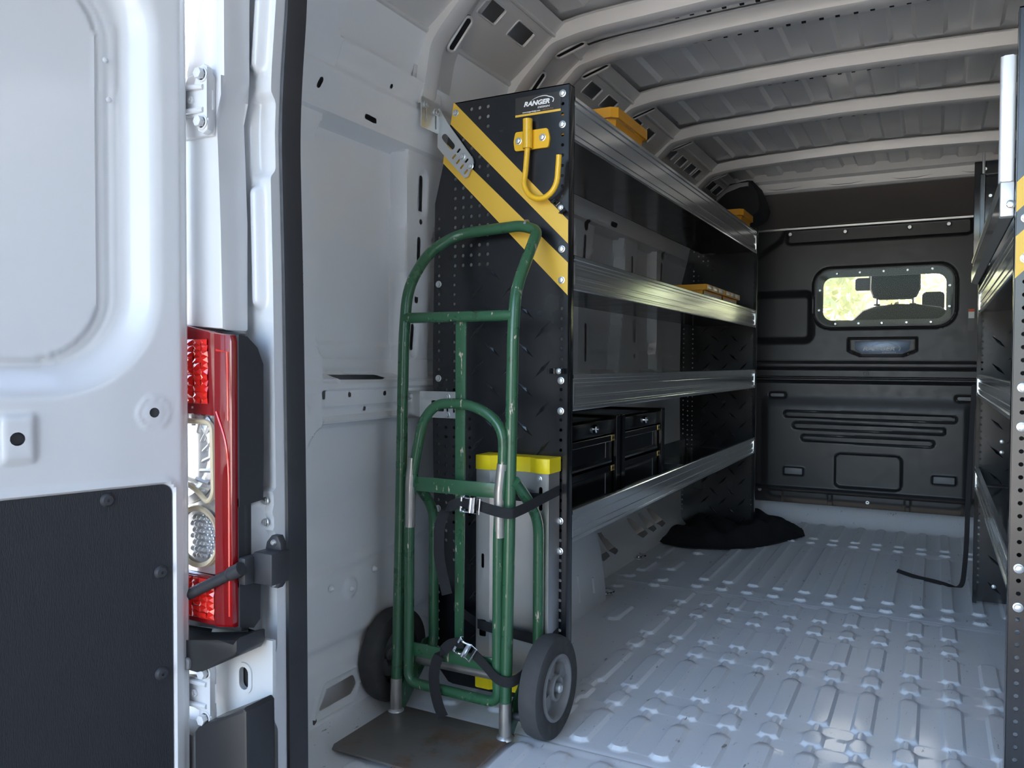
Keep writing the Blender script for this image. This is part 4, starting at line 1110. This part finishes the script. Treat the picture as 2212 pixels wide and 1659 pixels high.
for x in (XL, XRt):
    g = G(); g.tube([(x, 1.657, .012), (x, 1.6585, .10)], TR + .0004, 16); obj('scuffed_end', g, 'steel_bare', fr, label='worn bare metal foot of the frame')
    g = G(); g.lathe([(.022, 0), (.020, .005), (.014, .009)], (x, 1.657, .014), 'z', 16); obj('weld_bead', g, 'zinc', fr)
g = G(); g.tube([(XL, 1.692, 1.018), (XRt, 1.692, 1.018)], .0135, 14); obj('cross_tube', g, 'green', ht)
# inner loop
xi0, xi1 = -1.170, -.914
lp = [(xi0, 1.664, .52), (xi0 + .006, 1.668, .62), (xi0 + .036, 1.670, .76), (xi0 + .075, 1.672, .803), (xi1 - .075, 1.672, .806), (xi1 + .012, 1.670, .755), (xi1 + .008, 1.668, .62), (xi1, 1.664, .52), (xi1, 1.662, .16), (xi1 + .004, 1.662, .092), (xi0 - .002, 1.662, .095), (xi0, 1.662, .16)]
g = G(); g.tube(fillet(lp, [.05, .05, .05, .05, .05, .05, .05, .05, .03, .05, .05, .03], 5, closed=True), .0128, 14, closed=True); lo = obj('inner_loop', g, 'green', ht, smooth=50)
for x in (xi0, xi1):
    g = G(); g.tube([(x + (.002 if x == xi0 else .004), 1.6635, .49), (x + .003, 1.6645, .60), (x + (.008 if x == xi0 else .009), 1.6672, .665)], [.0130, .0134, .0130], 14); obj('bare_patch', g, 'steel_bare', lo, label='bare worn metal on the loop')
for z0, z1, y in ((.582, .618, 1.668), (.162, .196, 1.668)):
    g = G(); g.box(xi0 + .008, xi1 - .004, y - .003, y + .003, z0, z1, bev=.001); obj('flat_crossbar', g, 'green', ht)
g = G(); g.prism([(-1.058, .175), (-1.034, .175), (-1.027, 1.006), (-1.057, 1.006)], 'y', 1.700, 1.706, bev=.001); obj('center_bar', g, 'green', ht)
# rear braces
for x in (XL + .026, XRt + .020):
    g = G(); g.tube(fillet([(x - .006, 1.675, .625), (x, 1.73, .575), (x + .004, 1.785, .515), (x + .004, 1.785, .16), (x + .002, 1.765, .115)], .06, 6), .0135, 14); obj('rear_brace', g, 'green', ht, smooth=50)
# brackets, axle, toe plate
for x, s in ((XL + .006, 1), (XRt + .006, 1)):
    g = G(); g.prism([(1.655, .012), (1.682, .012), (1.80, .115), (1.80, .165), (1.77, .165), (1.665, .075), (1.655, .05)], 'x', x - .003, x + .003, bev=.001); obj('axle_bracket', g, 'green', ht)
g = G(); g.tube([(-1.262, 1.742, .121), (-.822, 1.742, .121)], .0115, 14); obj('axle', g, 'steel_bare', ht)
g = G(); g.tube([(-.885, 1.688, .058), (-.850, 1.690, .058)], .010, 12); obj('pivot_stub', g, 'rubber', ht)
g = G(); g.prism([(-1.226, 1.44), (-1.218, 1.425), (-.885, 1.425), (-.877, 1.44), (-.877, 1.682), (-.889, 1.690), (-1.214, 1.690), (-1.226, 1.682)], 'z', .009, .0165, bev=.0025); obj('toe_plate', g, 'plate', ht)
def wheel(xo, xi, label):
    w = obj('wheel', G().lathe([(.078, -.022), (.108, -.028), (.119, -.022), (.1225, -.008), (.1225, .008), (.119, .022), (.108, .028), (.078, .022)], ((xo + xi) / 2, 1.745, .1225), 'x', 48, closed=True), 'tyre', ht, smooth=40, label=label)
    s = 1 if xo > xi else -1; c = ((xo + xi) / 2, 1.745, .1225)
    g = G(); g.lathe([(.079, s * .020), (.079, s * .026), (.072, s * .027), (.066, s * .020), (.060, s * .004), (.050, s * .002), (.034, s * .006), (.031, s * .024), (.026, s * .026), (.022, s * .022), (.020, s * .010), (0, s * .010)], c, 'x', 40); rim = obj('rim', g, 'plastic_grey', w, smooth=40)
    for k in range(4):
        a = math.pi * 2 * k / 4 + .5
        g = G(); d = Vector((0, math.cos(a), math.sin(a))); t = Vector((0, -math.sin(a), math.cos(a))); cc = Vector(c)
        P = [cc + d * .030 + t * .010, cc + d * .064 + t * .022, cc + d * .064 - t * .022, cc + d * .030 - t * .010]
        vs = [g.bm.verts.new(p + Vector((s * q, 0, 0))) for q in (.003, .017) for p in P]
        for f in ((0, 1, 2, 3), (4, 5, 6, 7), (0, 1, 5, 4), (1, 2, 6, 5), (2, 3, 7, 6), (3, 0, 4, 7)): g.bm.faces.new([vs[i] for i in f])
        if k < 3: obj('spoke', g, 'plastic_grey', rim)
    g = G(); g.lathe([(.0115, s * .008), (.0115, s * .030), (.008, s * .034), (0, s * .034)], c, 'x', 14); obj('axle_nut', g, 'zinc', w)
wheel(-.788, -.846, 'wheel at the right-hand end of the axle')
wheel(-1.306, -1.248, 'wheel by the wall')

# =================================================================== ALUMINIUM STRAP BOARD
sb = thing('strap_board', 'upright aluminium channel board with bright yellow end caps behind the hand truck', 'board', (-.95, 1.83, .045))
g = G()
hs = [slot(-1.030, .375, -1.030, .405, .004), rrect(-1.040, .195, -1.022, .235, .004), rrect(-.885, .515, -.868, .60, .004), rrect(-1.040, .545, -1.000, .585, .004)]
g.plate([(-1.052, .085), (-1.015, .085), (-1.015, .640), (-1.052, .640)], [slot(-1.034, .375, -1.034, .405, .004), rrect(-1.044, .192, -1.024, .236, .004)], 'y', 1.800, 1.8025)
g.box(-1.0165, -1.014, 1.8005, 1.822, .085, .64)
g.plate([(-1.016, .085), (-.886, .085), (-.886, .640), (-1.016, .640)], [], 'y', 1.820, 1.8225)
g.box(-.887, -.8845, 1.8005, 1.822, .085, .64)
g.plate([(-.886, .085), (-.848, .085), (-.848, .640), (-.886, .640)], [slot(-.868, .540, -.868, .590, .005)], 'y', 1.800, 1.8025)
g.box(-.849, -.846, 1.800, 1.865, .085, .64); g.box(-1.054, -1.051, 1.800, 1.865, .085, .64)
obj('channel', g, 'alu_sheet', sb, smooth=0)
for z0, z1 in ((.628, .666), (.055, .100)):
    g = G()
    g.prism([(-1.056, 1.868), (-1.056, 1.800), (-1.050, 1.797), (-1.014, 1.797), (-1.006, 1.806), (-.998, 1.816), (-.905, 1.816), (-.886, 1.800), (-.876, 1.797), (-.850, 1.797), (-.844, 1.801), (-.844, 1.868)], 'z', z0, z1, bev=.002)
    obj('end_cap', g, 'yellow_plastic', sb)
piece('bolt', BOLT_S, (-.872, 1.80, .615), sb)

# =================================================================== STRAPS
def strap(label, loop, tail, loop_ups, tail_ups, back, bpos, brot):
    t = thing('strap', label, 'strap', loop[0])
    g = G(); L = fillet(loop, .02, 4); g.sweep(L, (0, 0, 1), .025, .0022)
    obj('webbing_loop', g, 'webbing', t)
    g = G(); g.sweep(fillet(back, .02, 4), (0, 0, 1), .025, .0022); obj('webbing_back', g, 'webbing', t)
    g = G(); L = fillet(tail, .03, 4); n = len(L)
    ups = [Vector(tail_ups[0]).lerp(Vector(tail_ups[1]), min(1, 1.6 * i / (n - 1))) for i in range(n)]
    g.sweep(L, ups, .026, .0022); obj('webbing_tail', g, 'webbing', t)
    # cam buckle: a frame, a cam and two side cheeks
    b = Vector(bpos); R_ = Matrix.Rotation(brot, 4, 'Y'); g = G()
    fr = [(.010, .019), (.026, .019), (.026, -.019), (.010, -.019)]
    g.tube([b + (R_ @ Vector((x, -.006, z))) for x, z in fr], .0022, 8, closed=True)
    for z in (.018, -.018):
        g.tube(fillet([b + (R_ @ Vector((x, yy, z * k))) for x, yy, k in ((.010, -.004, 1), (-.004, -.014, .9), (-.016, -.018, 1), (-.024, -.012, 1), (-.020, -.004, 1))], .006, 3), .0026, 8)
    g.tube([b + (R_ @ Vector((.004, -.010, .018))), b + (R_ @ Vector((.004, -.010, -.018)))], .005, 10)
    g.tube([b + (R_ @ Vector((-.020, -.014, .018))), b + (R_ @ Vector((-.020, -.014, .006)))], .003, 8)
    g.tube([b + (R_ @ Vector((-.020, -.014, -.018))), b + (R_ @ Vector((-.020, -.014, -.006)))], .003, 8)
    obj('cam_buckle', g, 'chrome', t, label='bright metal cam buckle')
strap('black strap with metal buckle wrapped round the upper middle of the hand truck',
      [(-.962, 1.644, .566), (-.92, 1.645, .557), (-.885, 1.6425, .553), (-.868, 1.648, .553), (-.858, 1.70, .560), (-.846, 1.795, .575), (-.845, 1.86, .58)],
      [(-.975, 1.646, .566), (-1.01, 1.642, .568), (-1.045, 1.640, .552), (-1.066, 1.642, .510), (-1.070, 1.645, .44), (-1.062, 1.648, .39), (-1.048, 1.650, .338)],
      None, [(0, 0, 1), (.9, .35, 0)], [(-1.10, 1.862, .576), (-1.045, 1.797, .572), (-.86, 1.797, .566)], (-.975, 1.642, .567), math.radians(6))
strap('black strap with metal buckle wrapped low round the hand truck above the toe plate',
      [(-.978, 1.652, .207), (-.94, 1.650, .182), (-.905, 1.6415, .158), (-.872, 1.644, .153), (-.858, 1.67, .160), (-.852, 1.76, .185), (-.845, 1.80, .205), (-.845, 1.86, .215)],
      [(-1.000, 1.650, .226), (-1.030, 1.640, .224), (-1.062, 1.632, .190), (-1.074, 1.630, .150), (-1.072, 1.632, .100), (-1.060, 1.634, .060), (-1.050, 1.636, .040)],
      None, [(0, 0, 1), (.95, .3, 0)], [(-1.16, 1.862, .236), (-1.045, 1.797, .222), (-.86, 1.797, .208)], (-.992, 1.648, .216), math.radians(32))

# =================================================================== DRAWER CABINETS
def cabinet(y0, y1, label):
    t = thing('drawer_cabinet', label, 'cabinet', (-1.03, (y0 + y1) / 2, .453))
    xf, xb, z0, z1 = -.900, -1.185, .4535, .738
    g = G()
    g.box(xb, xf, y0, y0 + .006, z0, z1); g.box(xb, xf, y1 - .006, y1, z0, z1); g.box(xb, xb + .005, y0, y1, z0, z1); g.box(xb, xf, y0, y1, z0, z0 + .02)
    g.box(xb, xf - .03, y0, y1, z1 - .012, z1 - .006); g.box(xb, xf, y0, y0 + .03, z1 - .008, z1, bev=.002); g.box(xb, xf, y1 - .03, y1, z1 - .008, z1, bev=.002); g.box(xb, xb + .03, y0, y1, z1 - .008, z1)
    for yy in (y0, y1 - .036): g.box(xf - .012, xf, yy, yy + .036, z0, z1, bev=.002)
    obj('cabinet_body', g, 'black_gloss', t, smooth=0)
    g = G(); g.box(xf - .016, xf - .003, y0 + .036, y1 - .036, .684, .728, bev=.002); tr_ = obj('lock_rail', g, 'black_gloss', t)
    g = G(); yc = y0 + (y1 - y0) * .5; g.lathe([(0, .016), (.003, .016), (.003, .012), (.0105, .012), (.013, .009), (.0135, 0)], (xf - .003, yc, .708), 'x', 20); obj('lock', g, 'chrome', tr_)
    for za, zb in ((.588, .682), (.476, .586)):
        g = G(); ya, yb = y0 + .042, y1 - .042
        g.box(xf - .022, xf - .014, ya, yb, za + .006, zb - .003)
        g.box(xf - .016, xf - .004, ya, yb, zb - .024, zb - .003, bev=.002)
        d = obj('drawer', g, 'black_gloss', t, smooth=0)
        g = G(); g.prism([(xf - .016, za + .004), (xf - .004, za + .004), (xf - .003, za + .010), (xf - .006, za + .013), (xf - .016, za + .020)], 'y', ya, yb - .03); obj('pull_rail', g, 'black_gloss', d)
        g = G(); g.box(xf - .005, xf - .0028, yb - .034, yb - .004, zb - .022, zb - .004, bev=.0008); lb2 = obj('drawer_label', g, 'gold', d, label='small gold label')
        g = G(); g.box(xf - .0031, xf - .0024, yb - .030, yb - .009, zb - .017, zb - .009); obj('label_print', g, 'sticker', lb2, smooth=0)
        g = G(); g.box(xf - .0145, xf - .013, yb - .060, yb - .0575, za + .02, zb - .026); obj('drawer_seam', g, 'plastic_grey', d, smooth=0)
    return t
cabinet(2.015, 2.462, 'black two-drawer cabinet nearer the rear door, half hidden by the end panel')
cabinet(2.470, 2.937, 'black two-drawer cabinet farther in, fully in view on the lowest shelf')

# =================================================================== AMBER BINS
def big_bin(y0, y1, label):
    t = thing('storage_bin', label, 'bin', (-.98, (y0 + y1) / 2, 1.494), 'amber bins on the top shelf')
    xf, xb = -.845, -1.095
    def ch(o, x0_, x1_, c=.018): return [(x0_ + c, y0 + o), (x1_ - c, y0 + o), (x1_, y0 + o + c), (x1_, y1 - o - c), (x1_ - c, y1 - o), (x0_ + c, y1 - o), (x0_, y1 - o - c), (x0_, y0 + o + c)]
    a = ch(.012, xb + .012, xf - .012); b = ch(.022, xb + .02, xf - .022)
    g = G(); lo = [g.bm.verts.new((x, y, 1.4945)) for x, y in b]; hi = [g.bm.verts.new((x, y, 1.634)) for x, y in a]; li = [g.bm.verts.new((x * .0 + (x - (xf + xb) / 2) * .96 + (xf + xb) / 2, y, 1.4985)) for x, y in b]; hi2 = [g.bm.verts.new(((x - (xf + xb) / 2) * .965 + (xf + xb) / 2, (y - (y0 + y1) / 2) * .97 + (y0 + y1) / 2, 1.634)) for x, y in a]
    n = 8
    g.bm.faces.new(lo[::-1]); g.bm.faces.new(li)
    for i in range(n):
        j = (i + 1) % n
        g.bm.faces.new((lo[i], lo[j], hi[j], hi[i])); g.bm.faces.new((li[j], li[i], hi2[i], hi2[j])); g.bm.faces.new((hi[i], hi[j], hi2[j], hi2[i]))
    obj('bin_tub', g, 'bin', t, smooth=0)
    g = G(); o = ch(0, xb, xf); i_ = [((x - (xf + xb) / 2) * .93 + (xf + xb) / 2, (y - (y0 + y1) / 2) * .94 + (y0 + y1) / 2) for x, y in o]
    g.plate(o, [i_], 'z', 1.634, 1.664); obj('rim', g, 'bin', t, smooth=0)
    return t
big_bin(2.252, 2.555, 'amber plastic bin at the rear end of the top shelf')
big_bin(4.005, 4.270, 'amber plastic bin at the far front end of the top shelf')
def small_bin(y0, y1, label):
    t = thing('parts_bin', label, 'bin', (-.98, (y0 + y1) / 2, 1.110), 'amber bins on the second shelf')
    xf, xb = -.868, -1.11
    g = G(); z0, z1 = 1.1105, 1.243
    g.box(xb, xf - .010, y0 + .010, y0 + .014, z0, z1 - .02); g.box(xb, xf - .010, y1 - .014, y1 - .010, z0, z1 - .02); g.box(xb, xb + .004, y0 + .010, y1 - .010, z0, z1 - .02); g.box(xb, xf - .010, y0 + .010, y1 - .010, z0, z0 + .004)
    g.box(xf - .014, xf - .010, y0 + .010, y1 - .010, z0, z1 - .025)
    obj('bin_tub', g, 'bin', t, smooth=0)
    g = G(); g.plate([(xb - .004, y0), (xf - .004, y0), (xf + .004, y0 + .012), (xf + .004, y1 - .003), (xb - .004, y1 - .003)], [[(xb + .012, y0 + .018), (xf - .016, y0 + .018), (xf - .016, y1 - .02), (xb + .012, y1 - .02)]], 'z', z1 - .024, z1); obj('rim', g, 'bin', t, smooth=0)
    g = G(); g.box(xf - .0098, xf - .009, y0 + .018, y1 - .02, z0 + .012, z1 - .036); obj('paper_label', g, 'paper', t, smooth=0)
    w = (y1 - y0 - .03) / 3
    for k in range(3):
        g = G(); g.box(xf + .0042, xf + .008, y0 + .014 + k * w, y0 + .014 + k * w + w * .72, z1 - .020, z1 - .003, bev=.001); obj('clear_tab', g, 'clear', t)
small_bin(3.395, 3.735, 'amber parts bin with a white label, rear one of the pair on the second shelf')
small_bin(3.742, 4.050, 'amber parts bin with a white label, front one of the pair on the second shelf')

# =================================================================== BLACK CLOTH on the floor
poly = [(-1.24, 3.95), (-1.27, 4.15), (-1.19, 4.42), (-1.05, 4.62), (-.93, 4.73), (-.80, 4.76), (-.70, 4.70), (-.63, 4.55), (-.60, 4.40), (-.655, 4.25), (-.75, 4.03), (-.88, 3.90), (-1.03, 3.85), (-1.10, 3.85), (-1.18, 3.88)]
def clothH(X, Y):
    d = sd_poly(X, Y, poly, .01)
    e = ss(-d / .09) * .5 + .5 * ss(-d / .25)
    wv = .5 + .5 * np.sin(X * 17 + 2.6 * np.sin(Y * 6)) * np.cos(Y * 11 - 3 * X)
    rim = np.exp(-((d + .10) / .035) ** 2) * .026
    return .002 + e * (.048 + .034 * wv) + 1.7 * rim * (.5 + .5 * np.sin(8 * X + 5 * Y)) + .016 * e * np.sin(X * 41 + Y * 23)
me = hfield('floor_cloth', np.arange(-1.29, -.58, .011), np.arange(3.82, 4.79, .011), clothH, lambda u, v, h: (u, v, .009 + h), [lambda u, v: -sd_poly(u, v, poly, .01)])
me.materials.append(M['cloth']); fc = bpy.data.objects.new('floor_cloth', me); COL.objects.link(fc)
sol = fc.modifiers.new('thick', 'SOLIDIFY'); sol.thickness = .004; sol.offset = -1
tag(fc, 'crumpled black cloth lying on the floor at the front end of the left shelving', 'cloth')

# tie-down rings in the floor
def ring(x, y, label):
    t = thing('tie_down_ring', label, 'ring', (x, y, 0))
    g = G(); g.tube([(x + .034 * math.cos(a), y + .040 * math.sin(a), .013) for a in np.linspace(0, 2 * math.pi, 25)[:-1]], .004, 8, closed=True); obj('ring', g, 'chrome', t)
    g = G(); g.box(x - .010, x + .010, y - .006, y + .006, .0005, .014, bev=.003); g.lathe([(.030, .0005), (.030, .003), (0, .004)], (x, y, 0), 'z', 20); obj('ring_base', g, 'zinc', t)
ring(-1.21, 3.555, 'chrome tie-down ring in the floor beneath the left shelving')
ring(-1.13, 2.93, 'tie-down ring in the floor beside the white wheel arch')

# dangling black strap on the right
cs_ = thing('hanging_strap', 'thin black strap hanging from the right shelving and trailing on the floor', 'strap', (.11, 3.5, .0))
g = G()
L = fillet([(.128, 3.466, .83), (.124, 3.455, .70), (.116, 3.46, .44), (.114, 3.49, .20), (.106, 3.56, .045), (.085, 3.655, .012), (.02, 3.715, .013), (-.06, 3.752, .013), (-.132, 3.787, .024)], .08, 6)
n = len(L); g.sweep(L, [Vector((.9, -.3, 0)).lerp(Vector((.25, .6, .7)), ss(np.array((i / n - .55) / .3)).item()) for i in range(n)], .017, .002)
obj('webbing', g, 'webbing', cs_)

# =================================================================== RIGHT SHELVING
rs = thing('shelving_unit', 'black steel shelving unit with aluminium lips at the right edge of the view', 'shelving', (.3, 1.88, 0))
pn2 = build_panel(rs, 1, 1.880, -1, 1)
build_panel(rs, 1, 3.480, -1, -1)
stripes(rs, 1, 1.880)
for z in (1.588, 1.51, 1.195, 1.116, .86, .782, .499, .421): piece('bolt', BOLT, (mir(-.847, 1), 1.8792, z), rs)
for z in (1.121, .861): piece('bolt', BOLT, (mir(-1.219, 1), 1.8792, z), rs)
for zb, h, xb in ((1.094, .090, -1.135), (.790, .080, -1.20), (.437, .084, -1.20)): build_tray(rs, 1, 1.916, 3.444, zb, h, xb)
for x, z in ((.215, .83), (.222, .62), (.222, .58), (.205, .075), (.22, .185)): piece('bolt', BOLT_S, (x, 3.4795, z), rs)
g = G(); g.box(.116, .45, 3.462, 3.476, 1.235, 1.66, bev=.002); gp = obj('gloss_side_panel', g, 'black_gloss', rs)
for x, z in ((.150, 1.63), (.168, 1.53), (.168, 1.43), (.150, 1.36), (.150, 1.30), (.165, 1.28)): piece('rivet', SCREW, (x, 3.4615, z), gp)
# aluminium front frame on the top tier
ff = thing('front_frame', 'white aluminium upright with a metal rail and dark gas strut on the right shelving', 'frame', (.12, 1.93, 1.2))
g = G(); g.prism([(p[0], p[1]) for p in rrect(.1065, 1.905, .134, 1.932, .006)], 'z', 1.275, 1.528, bev=.003); obj('upright', g, 'frame_white', ff)
g = G(); g.box(.110, .134, 1.905, 1.932, 1.205, 1.274, bev=.002); up2 = obj('upright_foot', g, 'frame_white', ff)
piece('bolt', BOLT, (.127, 1.905, 1.228), up2)
g = G(); g.prism([(.112, 1.212), (.132, 1.204), (.136, 1.206), (.136, 1.262), (.130, 1.262), (.116, 1.262), (.112, 1.258)], 'y', 1.925, 3.47, bev=.0015); obj('bottom_rail', g, 'alu', ff, smooth=0)
g = G(); g.box(.140, .150, 3.448, 3.462, 1.30, 1.69, bev=.002); obj('far_upright', g, 'alu_sheet', ff)
g = G(); g.tube([(.117, 1.95, 1.288), (.117, 2.6, 1.287), (.117, 3.43, 1.285)], .0065, 10); obj('gas_strut', g, 'zinc', ff)

# =================================================================== ROOF POD, CAB
pod = thing('roof_pod', 'black plastic pod fixed under the roof at the front left corner', 'pod', (-.95, 4.35, 1.75))
g = G(); g.prism([(-1.13, 1.66), (-1.12, 1.74), (-1.045, 1.80), (-.985, 1.862), (-.925, 1.866), (-.895, 1.872), (-.868, 1.868), (-.84, 1.80), (-.822, 1.745), (-.835, 1.70), (-.90, 1.662), (-1.0, 1.64)], 'y', 4.33, 4.62, bev=.012); obj('pod_body', g, 'seat', pod)
g = G(); g.prism([(-1.06, 1.76), (-1.0, 1.815), (-.93, 1.838), (-.885, 1.835), (-.885, 1.86), (-.93, 1.858), (-.985, 1.850), (-1.05, 1.79)], 'y', 4.318, 4.34, bev=.004); obj('pod_rim', g, 'plastic_grey', pod)

st = thing('driver_seat', 'black cab seat with headrest seen through the partition window', 'seat', (-.18, 5.35, .6))
g = G(); g.prism([(-.50, .55), (-.475, 1.10), (-.455, 1.18), (-.40, 1.235), (-.33, 1.258), (-.22, 1.266), (-.10, 1.262), (.02, 1.245), (.08, 1.20), (.11, 1.10), (.13, .55)], 'y', 5.30, 5.44, bev=.03); obj('backrest', g, 'seat', st)
g = G(); g.prism([(-.345, 1.312), (-.362, 1.36), (-.360, 1.44), (-.345, 1.50), (-.30, 1.53), (-.15, 1.53), (-.105, 1.50), (-.088, 1.44), (-.087, 1.36), (-.108, 1.312), (-.14, 1.298), (-.31, 1.298)], 'y', 5.31, 5.42, bev=.03); obj('headrest', g, 'seat', st)
for x in (-.324, -.128):
    g = G(); g.tube([(x, 5.365, 1.24), (x, 5.365, 1.33)], .007, 10); obj('headrest_post', g, 'chrome', st)
    g = G(); g.lathe([(.02, 0), (.018, .010), (0, .012)], (x, 5.365, 1.262), 'z', 12); obj('post_collar', g, 'rubber', st)
mi = thing('rear_view_mirror', 'dark rectangular mirror hanging behind the headrest at the windscreen', 'mirror', (-.46, 6.2, 1.46))
g = G(); g.prism(rrect(-.515, 1.428, -.33, 1.515, .012), 'y', 6.19, 6.22, bev=.006); obj('mirror_body', g, 'rubber', mi)
g = G(); g.tube([(-.42, 6.21, 1.50), (-.42, 6.24, 1.98)], .010, 8); obj('mirror_stem', g, 'rubber', mi)
hd = thing('passenger_headrest', 'dark square headrest at the right side of the partition window', 'headrest', (-.02, 5.6, 1.2))
g = G(); g.prism(rrect(-.081, 1.12, .040, 1.352, .02), 'y', 5.56, 5.64, bev=.012); obj('pad', g, 'seat', hd)
# cab floor, sides and roof
cab = structure('cab_shell', None, None, 'dark cab in front of the partition', loc=(XC, 5.6, 0))
g = G(); g.box(-1.36, .66, 4.99, 6.4, -.05, .02); g.box(-1.38, -1.33, 4.97, 6.3, 0, .95); g.box(.62, .67, 4.97, 6.3, 0, .95); g.box(-1.36, .66, 6.2, 6.5, 0, .92); g.box(-1.38, -1.09, 4.985, 5.1, 0, 2.03); g.box(.58, .67, 4.985, 5.1, 0, 2.03)
g.box(-1.36, .66, 4.985, 5.05, 1.72, 2.05)
obj('cab_body', g, 'plastic', cab)
for zz in ((1.93, 1.99),):
    g = G(); g.box(-1.20, .52, 4.72, 6.1, 1.98, 2.02); obj('cab_roof', g, 'headliner', cab)

# =================================================================== TREES beyond the windscreen
def tree(x, y, h, r, label, seed):
    rg = np.random.default_rng(seed)
    t = thing('tree', label, 'tree', (x, y, -.55), 'trees beyond the windscreen')
    g = G(); g.tube([(x, y, -.55), (x + .1, y, h * .3), (x, y + .1, h * .55)], [.16, .13, .06], 8); obj('trunk', g, 'bark', t)
    N = 5200
    c = rg.normal(size=(60, 3)); c /= np.linalg.norm(c, axis=1)[:, None]; c *= (rg.uniform(.2, 1, 60) ** .5)[:, None]
    k = rg.integers(0, 60, N); p = c[k] + rg.normal(size=(N, 3)) * .17
    p = p * np.array([r, r, h * .46]) + np.array([x, y, h * .52])
    p[:, 2] = np.maximum(p[:, 2], -.45)
    a = rg.normal(size=(N, 3)); a /= np.linalg.norm(a, axis=1)[:, None]; b = np.cross(a, rg.normal(size=(N, 3))); b /= np.linalg.norm(b, axis=1)[:, None]
    s = rg.uniform(.07, .15, N)[:, None]
    V = np.stack([p - a * s, p + b * s * .5, p + a * s, p - b * s * .5], 1).reshape(-1, 3)
    me = bpy.data.meshes.new('foliage'); me.vertices.add(len(V)); me.vertices.foreach_set('co', V.astype(np.float32).ravel())
    me.loops.add(len(V)); me.loops.foreach_set('vertex_index', np.arange(len(V), dtype=np.int32)); me.polygons.add(N)
    me.polygons.foreach_set('loop_start', np.arange(0, 4 * N, 4, dtype=np.int32)); me.polygons.foreach_set('loop_total', np.full(N, 4, np.int32)); me.update(calc_edges=True)
    obj('foliage', me, 'leaf', t, kind='stuff')
tree(-2.9, 15.0, 6.0, 1.9, 'sunlit yellow-green tree left of the headrest through the window', 1)
tree(-1.0, 20.5, 7.5, 2.2, 'sunlit yellow-green tree behind the headrest through the window', 2)
tree(2.0, 15.0, 5.0, 1.9, 'sunlit yellow-green tree right of the headrest through the window', 3)

# =================================================================== small litter on the floor
def leaf_bit(x, y, s, a, label, z=.002, m_='leaf_litter'):
    g = G(); P = [(-1, 0), (-.3, .45), (.3, .35), (1, .1), (.5, -.35), (-.4, -.4)]
    vs = [g.bm.verts.new((x + s * (px * math.cos(a) - py * math.sin(a)), y + s * (px * math.sin(a) + py * math.cos(a)), z + s * .25 * abs(px * py) + .001 * k)) for k, (px, py) in enumerate(P)]
    f = g.bm.faces.new(vs); r = bmesh.ops.extrude_face_region(g.bm, geom=[f])
    for v in r['geom']:
        if isinstance(v, bmesh.types.BMVert): v.co.z += .0012
    tag(obj('leaf_fragment', g, m_), label, 'leaf')
leaf_bit(-.445, 1.765, .012, .4, 'small brown leaf fragment on the floor nearest the camera')
leaf_bit(-.54, 3.40, .022, 1.2, 'brown leaf fragment on the far half of the floor by the cloth')
leaf_bit(-.635, 2.22, .010, .2, 'tiny tan leaf crumb among the floor ribs in the middle', m_='leaf_litter')

g = G(); g.box(-1.005, -.945, 2.205, 2.211, .001, .0035)
s_ = obj('paper_strip', g, 'paper'); s_.data.transform(Matrix.Translation((-.975, 2.208, 0)) @ Matrix.Rotation(math.radians(-3), 4, 'Z') @ Matrix.Translation((.975, -2.208, 0)))
tag(s_, 'thin white paper strip on the floor beside the right wheel of the hand truck', 'paper strip')
